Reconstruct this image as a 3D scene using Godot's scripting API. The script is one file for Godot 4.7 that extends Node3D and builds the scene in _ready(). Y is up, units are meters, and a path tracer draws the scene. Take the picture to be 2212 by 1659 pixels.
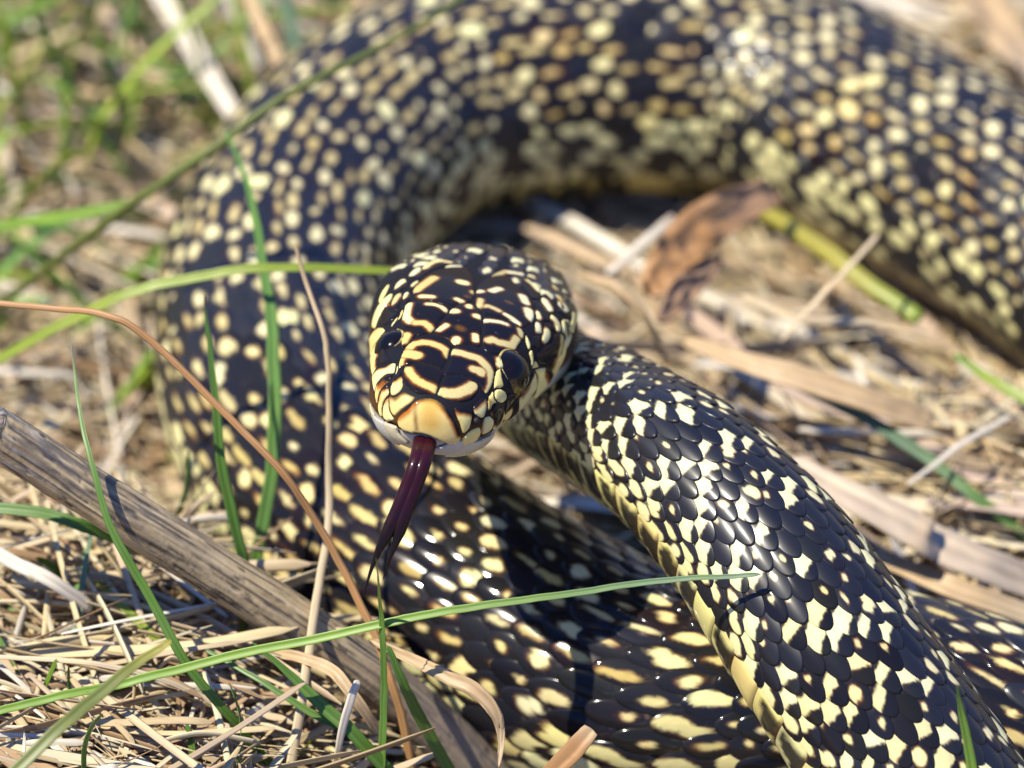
extends Node3D
# A dark, yellow-spotted snake lies coiled in dry grass, its head raised towards the camera. Lengths in the tables and builders are millimetres; meshes are written in metres.

var plates := [
	["snout_plate", "rostral", [-42,232,2901,35,236,2896,109,214,2916,188,167,2941,256,96,2951,313,19,2935,358,-82,2903,349,-151,2896,286,-178,2923,198,-153,2969,118,-119,2999,38,-98,3012,-53,-109,3009,-104,-131,2999,-187,-135,2978,-254,-120,2955,-281,-65,2950,-260,3,2962,-187,92,2979,-141,171,2950,-101,211,2920], [["dark", 0.26, [-115,212,2915,-42,231,2901,61,236,2895,169,189,2928,267,109,2941,344,-23,2917]], ["rust", 0.32, [-259,-4,2962,-186,87,2982,-139,166,2955]], ["amber", 0.64, [27,148,2979,53,41,3015]], ["brown", 0.10, [-122,176,2951,-91,45,3011,-60,-66,3015]]]],
	["nose_plate", "yellow", [-394,133,2855,-342,146,2884,-295,185,2883,-270,213,2868,-224,215,2886,-148,211,2912,-131,199,2929,-165,150,2960,-227,80,2968,-260,16,2961,-287,-30,2949,-324,-25,2930,-356,11,2909,-380,71,2886], [["brown", 0.24, [-387,129,2861,-315,141,2902,-273,192,2888,-224,215,2886,-148,211,2912]], ["rust", 0.11, [-383,96,2878,-348,3,2915]]]],
	["nostril_plate", "yellow", [-400,250,2739,-378,289,2692,-343,312,2669,-312,289,2738,-285,252,2814,-289,216,2858,-324,165,2882,-363,135,2875,-395,144,2847,-405,180,2814], [["dark", 0.27, [-394,263,2724,-343,312,2669]]]],
	["muzzle_plate", "dark", [-341,341,2596,-297,355,2587,-238,377,2546,-130,384,2552,-45,382,2567,24,378,2586,54,361,2639,49,331,2726,43,296,2800,40,258,2866,2,246,2881,-114,225,2904,-185,234,2879,-265,254,2822,-298,277,2769,-330,316,2671], [["ochre", 0.33, [-287,336,2649,-251,321,2706,-181,302,2772,-103,294,2802,-34,288,2815,31,277,2834]]]],
	["muzzle_plate", "dark", [63,357,2653,107,367,2614,175,374,2579,254,369,2561,318,355,2571,370,340,2572,401,310,2622,388,270,2718,350,235,2798,281,226,2850,177,234,2878,105,245,2878,48,254,2873,48,296,2799,54,331,2723], [["ochre", 0.43, [77,270,2843,160,273,2827,232,282,2790,296,304,2719,337,325,2642]]]],
	["bridge_plate", "dark", [-418,352,2469,-413,385,2358,-393,417,2265,-351,451,2177,-299,478,2108,-227,495,2073,-133,498,2079,-46,494,2101,26,480,2153,25,464,2218,21,456,2257,30,435,2344,32,411,2445,20,389,2543,20,380,2577,-46,384,2564,-131,385,2549,-240,378,2537,-299,357,2578,-349,341,2586,-381,318,2622,-388,297,2662,-412,325,2571], [["ochre", 0.33, [-377,313,2637,-395,345,2524,-373,387,2396,-331,433,2265,-261,454,2223,-182,463,2215,-97,461,2230,-17,452,2271,28,434,2345]], ["ochre", 0.51, [-364,385,2415,-264,401,2435]]]],
	["bridge_plate", "dark", [26,458,2245,47,475,2172,96,487,2126,173,490,2100,269,487,2088,326,474,2106,387,457,2126,439,429,2171,474,395,2239,500,345,2359,515,303,2460,513,267,2561,496,248,2625,458,279,2624,413,314,2595,376,337,2575,316,357,2562,253,372,2554,174,377,2572,106,370,2607,54,361,2639,36,376,2588,46,400,2494,40,433,2349], [["ochre", 0.37, [47,454,2266,127,454,2257,211,449,2263,292,443,2254,319,435,2263,385,410,2302,439,376,2357,476,338,2427,493,301,2513,494,268,2590]], ["ochre", 0.40, [295,397,2430,358,388,2410,361,381,2435]]]],
	["crown_plate", "dark", [-136,578,1683,-129,589,1601,-111,595,1515,-82,599,1436,-24,600,1364,26,600,1339,76,600,1366,131,598,1454,174,592,1546,189,584,1622,220,557,1788,247,528,1920,252,524,1940,280,488,2075,172,492,2096,70,486,2129,47,479,2160,-48,494,2093,-145,498,2073,-216,498,2059,-203,505,2033,-172,535,1910,-163,555,1807], [["cream", 0.38, [-101,587,1615,-76,589,1603]], ["cream", 0.28, [23,599,1422,29,598,1454]], ["cream", 0.35, [133,588,1602,158,587,1605]], ["cream", 0.23, [-150,520,1985,-102,542,1882]], ["brown", 0.33, [23,543,1879,47,542,1890]], ["cream", 0.33, [37,486,2131,40,502,2060]], ["cream", 0.27, [194,529,1933,213,513,2004]]]],
	["brow_plate", "dark", [-553,481,1796,-558,506,1682,-568,519,1588,-539,539,1529,-478,561,1493,-401,579,1480,-320,588,1482,-232,592,1511,-153,592,1564,-135,585,1625,-142,574,1707,-166,554,1819,-177,535,1913,-205,508,2026,-215,497,2065,-264,485,2095,-321,470,2125,-379,476,2058,-469,463,2009,-510,458,1964,-541,463,1892], [["cream", 0.32, [-530,535,1587,-521,515,1712,-499,499,1822,-441,499,1903,-385,509,1922]], ["ochre", 0.32, [-385,509,1922,-317,522,1913,-266,520,1949,-216,513,2001]], ["cream", 0.22, [-356,578,1570,-287,586,1561,-218,588,1582,-157,584,1636]]]],
	["brow_plate", "dark", [199,585,1618,189,591,1556,237,592,1534,343,584,1507,453,569,1486,541,544,1492,587,522,1513,618,503,1540,594,529,1436,618,501,1543,621,483,1630,604,468,1736,597,441,1849,587,431,1906,513,447,1999,394,460,2108,302,485,2077,263,524,1934,224,562,1758,231,558,1781], [["cream", 0.22, [227,580,1647,308,579,1606,370,574,1582,426,565,1577]], ["ochre", 0.35, [327,514,1942,362,518,1901,410,506,1912,482,492,1875,544,475,1837,554,491,1753,560,499,1708]], ["ochre", 0.27, [585,507,1609,561,529,1545]]]],
	["head_plate", "dark", [-559,553,1302,-570,554,1205,-543,565,1025,-512,568,849,-449,565,652,-368,558,485,-271,556,401,-176,557,371,-137,564,466,-78,576,599,-28,591,821,21,599,1119,32,600,1297,-27,600,1350,-84,600,1425,-113,596,1501,-234,593,1500,-322,588,1469,-404,579,1466,-484,563,1464,-529,554,1410], [["ochre", 0.38, [-521,564,1277,-491,573,1158,-459,579,1045,-420,581,900]], ["cream", 0.28, [-443,575,1407,-348,589,1395]], ["cream", 0.49, [-154,593,878,-131,593,881]], ["ochre", 0.24, [-4,599,1057,3,599,1083]], ["cream", 0.27, [-112,600,1338,-58,600,1362]], ["brown", 0.19, [-41,599,1213,-32,599,1207]]]],
	["head_plate", "dark", [40,599,1182,9,596,964,-4,590,802,19,579,644,63,568,508,121,561,420,193,554,347,251,553,360,328,560,482,407,567,618,472,567,715,521,565,800,577,558,952,627,542,1076,653,527,1173,661,515,1272,642,519,1326,599,525,1459,536,547,1467,448,571,1463,340,586,1490,233,593,1513,185,594,1523,138,599,1436,91,600,1378,66,600,1321], [["cream", 0.33, [157,594,924,215,589,811]], ["cream", 0.24, [49,597,1019,69,597,990]], ["ochre", 0.27, [108,599,1382,196,598,1321,267,596,1344,304,594,1360]], ["ochre", 0.24, [97,599,1206,115,599,1362]], ["cream", 0.23, [377,586,1391,450,573,1416,520,554,1449]], ["cream", 0.36, [448,575,822,506,571,957]], ["cream", 0.47, [562,559,1103,607,541,1225]], ["brown", 0.20, [343,591,1085,379,588,1099]]]],
	["temple_scale", "dark", [-574,549,685,-596,537,589,-578,520,376,-513,522,278,-408,534,252,-319,544,284,-304,552,373,-372,555,457,-454,562,621,-517,566,818,-558,557,774], [["cream", 0.24, [-563,546,624,-538,535,452,-476,533,336,-340,546,326]]]],
	["temple_scale", "dark", [-669,532,921,-679,526,756,-651,525,611,-601,533,559,-564,554,739,-518,567,844,-548,564,1002,-609,549,958], [["cream", 0.31, [-646,539,847,-607,539,649]]]],
	["temple_scale", "dark", [-750,472,1188,-762,483,1027,-731,507,928,-680,528,933,-649,535,1056,-616,539,1198,-655,523,1212,-647,520,1305,-709,492,1245], [["cream", 0.32, [-740,488,1117,-696,519,998]]]],
	["temple_scale", "dark", [-605,545,1175,-611,546,1091,-579,557,1006,-537,566,1000,-544,565,1048,-572,553,1206,-556,552,1330,-602,541,1269], [["cream", 0.20, [-591,551,1135,-553,563,1033]]]],
	["temple_scale", "dark", [-718,446,1466,-724,467,1343,-701,492,1286,-658,517,1275,-638,519,1345,-618,514,1471,-610,499,1579,-637,469,1639,-677,450,1587], [["ochre", 0.27, [-689,468,1474,-673,503,1326]]]],
	["temple_scale", "dark", [-621,516,1446,-633,524,1324,-602,541,1269,-564,550,1329,-530,552,1449,-552,536,1516,-591,519,1525], [["cream", 0.22, [-614,523,1415,-605,537,1307]]]],
	["temple_scale", "dark", [-775,388,1431,-739,445,1387,-681,446,1594,-621,474,1671,-611,496,1600,-598,513,1545,-576,505,1647,-584,477,1747,-621,437,1804,-685,371,1810,-732,328,1733,-787,317,1529], [["rust", 0.19, [-753,418,1432,-736,432,1443]]]],
	["eye_ring_scale", "yellow", [-581,475,1761,-583,497,1662,-566,514,1620,-551,504,1704,-551,491,1761,-559,474,1813,-589,456,1816], []],
	["eye_ring_scale", "yellow", [-616,435,1823,-600,463,1766,-581,475,1761,-583,459,1820,-598,437,1864,-615,407,1917,-632,397,1902], []],
	["temple_scale", "dark", [63,566,479,118,547,236,158,538,140,234,532,88,343,524,91,370,531,183,326,542,265,318,555,423,246,551,327,189,553,326,118,559,402], [["cream", 0.29, [175,546,244,259,541,204,348,531,158]], ["ochre", 0.20, [83,564,461,159,550,279]]]],
	["temple_scale", "dark", [387,536,256,411,534,259,490,523,248,563,523,379,591,527,480,613,539,666,614,543,721,550,559,783,522,563,773,473,564,686,356,555,444,338,544,303], [["cream", 0.33, [421,535,287,491,534,362,563,533,483]]]],
	["temple_scale", "dark", [378,521,91,428,510,45,485,509,113,491,519,214,429,529,232,395,531,216], [["cream", 0.26, [406,521,127,466,514,140]]]],
	["temple_scale", "dark", [599,528,509,641,514,459,697,502,515,758,488,624,789,479,763,757,495,865,721,512,840,626,540,721], [["cream", 0.31, [646,531,669,729,509,803]]]],
	["temple_scale", "dark", [545,561,805,618,543,742,707,518,842,751,498,898,774,476,1024,729,496,1104,661,525,1156,627,542,1062,573,559,928], [["cream", 0.21, [634,540,1038,676,521,1113]], ["ochre", 0.16, [680,527,792,723,512,862]]]],
	["temple_scale", "dark", [758,495,887,814,462,857,875,408,877,895,370,948,860,394,1047,833,433,998,781,472,1011], [["cream", 0.36, [788,476,911,849,425,951,871,395,983]]]],
	["temple_scale", "dark", [656,525,1189,721,498,1123,757,454,1266,758,433,1359,743,454,1327,704,469,1406,676,501,1339,677,499,1342], [["cream", 0.26, [686,505,1246,719,472,1336]]]],
	["temple_scale", "dark", [732,492,1116,777,472,1036,829,436,1008,851,400,1067,817,426,1119,838,393,1156,826,371,1272,791,373,1405,766,412,1400,749,465,1246], [["cream", 0.33, [785,441,1206,794,418,1264,793,399,1335]]]],
	["temple_scale", "dark", [794,370,1404,835,365,1252,840,399,1126,886,374,985,935,308,907,961,211,916,971,93,913,931,70,1106,877,142,1320,845,184,1431,798,248,1575,769,312,1608,763,355,1555], [["ochre", 0.29, [913,323,990,925,254,1048,923,179,1115]], ["rust", 0.13, [919,163,1138,905,130,1211]]]],
	["temple_scale", "dark", [685,473,1458,740,453,1342,761,411,1417,780,381,1431,757,361,1561,740,390,1556,702,433,1569], []],
	["temple_scale", "dark", [622,472,84,653,443,-29,720,419,7,739,441,175,724,464,276,668,478,224], [["ochre", 0.26, [655,464,103,714,452,173]]]],
	["temple_scale", "dark", [707,476,318,738,447,208,795,426,255,846,413,372,855,422,498,830,445,575,760,471,457], [["ochre", 0.24, [739,465,331,828,435,457]]]],
	["temple_scale", "dark", [628,419,-201,665,341,-398,707,255,-508,740,374,-123,710,419,-19,658,432,-76], [["cream", 0.22, [662,407,-175,704,358,-251]]]],
	["temple_scale", "dark", [509,482,-66,539,457,-183,598,441,-153,615,462,0,588,479,60], [["cream", 0.22, [545,473,-66,590,463,-45]]]],
	["temple_scale", "dark", [749,441,199,752,320,-241,813,300,-176,863,364,190,908,375,496,885,408,658,835,449,703,805,470,746,775,477,583,839,441,589,863,412,468,845,406,326], []],
	["lip_plate", "yellow", [831,326,-42,869,306,-105,915,273,-33,943,216,67,977,269,487,985,241,637,946,327,730,926,357,515,877,372,277], []],
	["lip_plate", "yellow", [863,427,780,920,370,627,946,327,730,981,246,684,982,244,685,973,169,878,951,244,930,940,307,872,893,370,956,903,361,937], [["brown", 0.32, [913,375,753,943,319,804]]]],
	["lip_plate", "yellow", [224,191,2910,286,205,2870,387,184,2824,415,121,2843,417,57,2860,405,-12,2872,355,-60,2908,314,47,2933,259,133,2935], [["dark", 0.29, [229,195,2905,290,195,2877,389,179,2829]], ["rust", 0.11, [250,144,2933,342,-52,2917]]]],
	["nostril_plate", "yellow", [413,228,2758,451,259,2672,501,225,2660,523,150,2706,509,95,2754,484,87,2787,430,132,2826,397,189,2812], [["dark", 0.20, [397,209,2793,447,255,2682]], ["brown", 0.13, [504,205,2679,518,129,2727]]]],
	["lip_plate", "yellow", [358,-177,2882,370,-82,2896,429,-13,2854,492,4,2787,514,-74,2757,481,-159,2779,416,-181,2836], []],
	["lip_plate", "yellow", [507,15,2770,515,94,2748,562,89,2674,596,15,2610,588,-65,2629,538,-97,2720,506,-57,2769], [["rust", 0.15, [500,58,2774,506,-57,2769]]]],
	["lip_plate", "yellow", [551,118,2682,563,186,2596,598,184,2500,641,93,2423,658,-30,2357,635,-94,2459,599,-82,2598,601,11,2597], [["dark", 0.45, [586,151,2582,622,44,2526]]]],
	["eye_ring_scale", "yellow", [533,277,2489,583,263,2388,633,201,2344,643,145,2376,610,158,2499,555,224,2556], []],
	["cheek_scale", "yellow", [500,242,2633,522,281,2505,557,220,2560,603,168,2509,564,181,2601,547,137,2677,520,161,2702], [["brown", 0.13, [518,220,2638,537,156,2678]]]],
	["eye_ring_scale", "yellow", [487,373,2296,510,393,2190,534,369,2222,566,320,2292,596,265,2348,551,277,2443,514,297,2479], []],
	["lip_plate", "dark", [648,118,2376,637,202,2327,712,117,2069,734,-24,1974,735,-117,1957,701,-130,2123,663,-84,2328,648,71,2402], [["yellow", 0.40, [662,-38,2336,683,-31,2235]]]],
	["lip_plate", "yellow", [725,105,2015,754,123,1862,770,183,1750,784,210,1666,813,109,1576,824,-19,1539,789,-80,1695,742,-114,1925], [["dark", 0.29, [724,113,2017,757,132,1847,770,205,1735]], ["rust", 0.11, [743,33,1932,774,78,1773]]]],
	["lip_plate", "yellow", [791,212,1632,844,177,1437,895,97,1259,919,-18,1158,905,-70,1217,862,-116,1383,823,-142,1521,827,-9,1527,818,103,1558], [["dark", 0.28, [872,118,1345,907,-14,1210]], ["rust", 0.11, [864,87,1381,894,-39,1265]]]],
	["lip_plate", "yellow", [903,92,1225,905,194,1187,906,268,1117,923,327,925,971,177,883,967,67,938,933,-38,1098,924,-10,1138], [["brown", 0.26, [906,103,1212,909,255,1120]]]],
	["eye_ring_scale", "yellow", [617,507,1514,650,481,1546,695,436,1582,707,407,1634,691,412,1672,657,452,1647,634,478,1608], []],
	["eye_ring_scale", "yellow", [701,404,1660,716,400,1617,740,361,1631,758,308,1663,765,269,1692,752,277,1736,737,325,1718,707,381,1702], []],
	["eye_ring_scale", "yellow", [762,297,1662,773,298,1614,803,238,1563,814,213,1537,790,220,1629,763,251,1724,762,268,1707], []],
	["brow_front_scale", "dark", [-515,441,2019,-470,464,2003,-393,477,2046,-335,471,2112,-368,443,2197,-393,417,2265,-416,392,2334,-457,407,2223,-488,424,2121], [["ochre", 0.40, [-465,429,2135,-432,445,2124,-438,419,2210]]]],
	["brow_front_scale", "dark", [389,454,2133,516,443,2009,585,427,1924,574,405,2022,557,384,2128,535,377,2197,502,371,2276,472,396,2241,439,429,2171], [["yellow", 0.43, [499,416,2129,533,415,2074,511,396,2174]]]],
	["cheek_scale", "yellow", [-398,268,2711,-410,308,2616,-418,350,2478,-381,318,2622,-382,293,2676,-394,263,2724], []],
	["lip_plate", "yellow", [-395,125,2858,-377,72,2888,-356,11,2909,-318,-28,2933,-294,-43,2945,-296,-77,2941,-335,-103,2916,-369,-123,2890,-411,-104,2862,-432,-45,2850,-430,55,2850], [["rust", 0.20, [-420,65,2855,-395,116,2863]]]],
	["lip_plate", "yellow", [-442,203,2759,-416,231,2752,-408,226,2764,-411,177,2810,-402,136,2846,-437,56,2842,-438,-37,2844,-421,-99,2853,-448,-117,2826,-480,-66,2799,-495,6,2786,-490,121,2768], [["dark", 0.22, [-457,177,2767,-411,223,2766]], ["rust", 0.17, [-482,117,2779,-487,35,2794]]]],
	["lip_plate", "yellow", [-550,52,2704,-553,125,2675,-523,194,2666,-479,243,2661,-417,277,2677,-401,261,2723,-418,233,2745,-450,203,2752,-498,118,2759,-504,22,2774,-489,-55,2790,-529,2,2740], [["dark", 0.29, [-506,188,2697,-471,230,2693,-416,264,2699]], ["rust", 0.12, [-519,117,2732,-486,179,2734]]]],
	["lip_plate", "yellow", [-636,90,2451,-630,151,2426,-594,222,2449,-517,283,2508,-433,327,2534,-411,319,2586,-408,282,2676,-482,247,2651,-528,196,2655,-558,128,2664,-559,50,2689,-605,79,2576], [["dark", 0.21, [-614,179,2453,-586,224,2469,-513,280,2526]]]],
	["lip_plate", "yellow", [-768,-1,1810,-744,137,1907,-711,252,1952,-665,337,1961,-649,361,1955,-638,338,2045,-645,293,2128,-651,248,2198,-632,229,2299,-597,229,2421,-629,161,2419,-633,105,2455,-724,16,2030], [["dark", 0.27, [-594,238,2414,-621,253,2293,-632,295,2170]]]],
	["lip_plate", "yellow", [-875,11,1342,-816,182,1543,-705,346,1798,-644,366,1952,-638,354,2006,-664,360,1910,-692,315,1917,-727,229,1914,-759,110,1843,-774,-3,1779,-848,-13,1444,-894,23,1265], [["rust", 0.12, [-853,93,1422,-778,251,1657,-697,352,1814]]]],
	["lip_plate", "yellow", [-869,123,1359,-879,201,1292,-848,342,1253,-800,421,1227,-751,469,1212,-731,472,1284,-742,445,1373,-775,388,1431,-797,322,1487,-812,234,1529,-821,185,1523], [["dark", 0.21, [-792,256,1588,-775,344,1530,-745,416,1468]]]],
	["lip_plate", "yellow", [-877,323,1163,-876,371,1042,-849,424,959,-829,445,940,-817,433,1085,-833,383,1212,-853,338,1239], []],
	["cheek_scale", "dark", [-602,228,2408,-629,233,2306,-644,255,2210,-636,297,2148,-611,328,2150,-562,323,2297,-498,325,2425,-436,337,2500,-440,326,2527,-519,284,2503,-585,233,2454], []],
]
var spine := [-400,4847,-1274,-242,4599,-2125,-206,3806,-2845,43,3151,-3095,416,3234,-2398,859,3732,-1391,1263,4031,-610,1675,4169,44,2370,3878,906,3075,3310,1857,3705,2704,2584,4355,1977,3280,5075,1147,3674,6120,345,3412,7125,215,2372,6629,693,1491,5181,1500,1336,3629,1550,640,2492,1550,467,1350,1550,327,158,1550,-534,-827,1600,-1385,-1591,1600,-2423,-2207,1600,-3660,-2500,1600,-5246,-2440,1600,-6814,-1958,1600,-8360,-1075,1600,-9604,231,1600,-10149,1809,1600,-10259,3061,1600,-9967,4237,1600,-8906,5280,1600,-7838,6310,1550,-6629,7463,1500,-4972,8643,1400,-3138,9486,1200,-1291,9639,900,631,9018,500,2215]
var girth := [8.0,7.0,6.2,6.3,6.7,7.3,7.4,7.6,8.8,9.3,9.6,10.0,10.6,11.3,11.8,12.2,12.5,12.6,12.7,12.7,12.9,13.0,13.0,13.0,13.0,13.1,13.2,13.2,13.2,13.2,13.0,12.7,12.5,12.3,12.0,10.5,8.0,5.0,1.2]
var tongue_left := [-840,5272,792,-885,5340,1310,-993,5132,1536,-1088,4954,1675,-1188,4790,1803,-1262,4661,1891,-1328,4498,1968,-1399,4278,2076]
var tongue_right := [-770,5258,803,-820,5333,1316,-928,5125,1541,-1015,4944,1683,-1058,4824,1776,-1102,4715,1849,-1159,4574,1909,-1208,4412,1972]
var right_eye := [643,339,2024,76,60,24]
var left_eye := [-555,387,2123,-55,80,26]
var nostril := [453,73,2824,69,15,70]
var head_axes := [9683,-1255,2161,1781,9530,-2449,-1752,2756,9452]
var head_at := [-295,4681,-1841]
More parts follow.
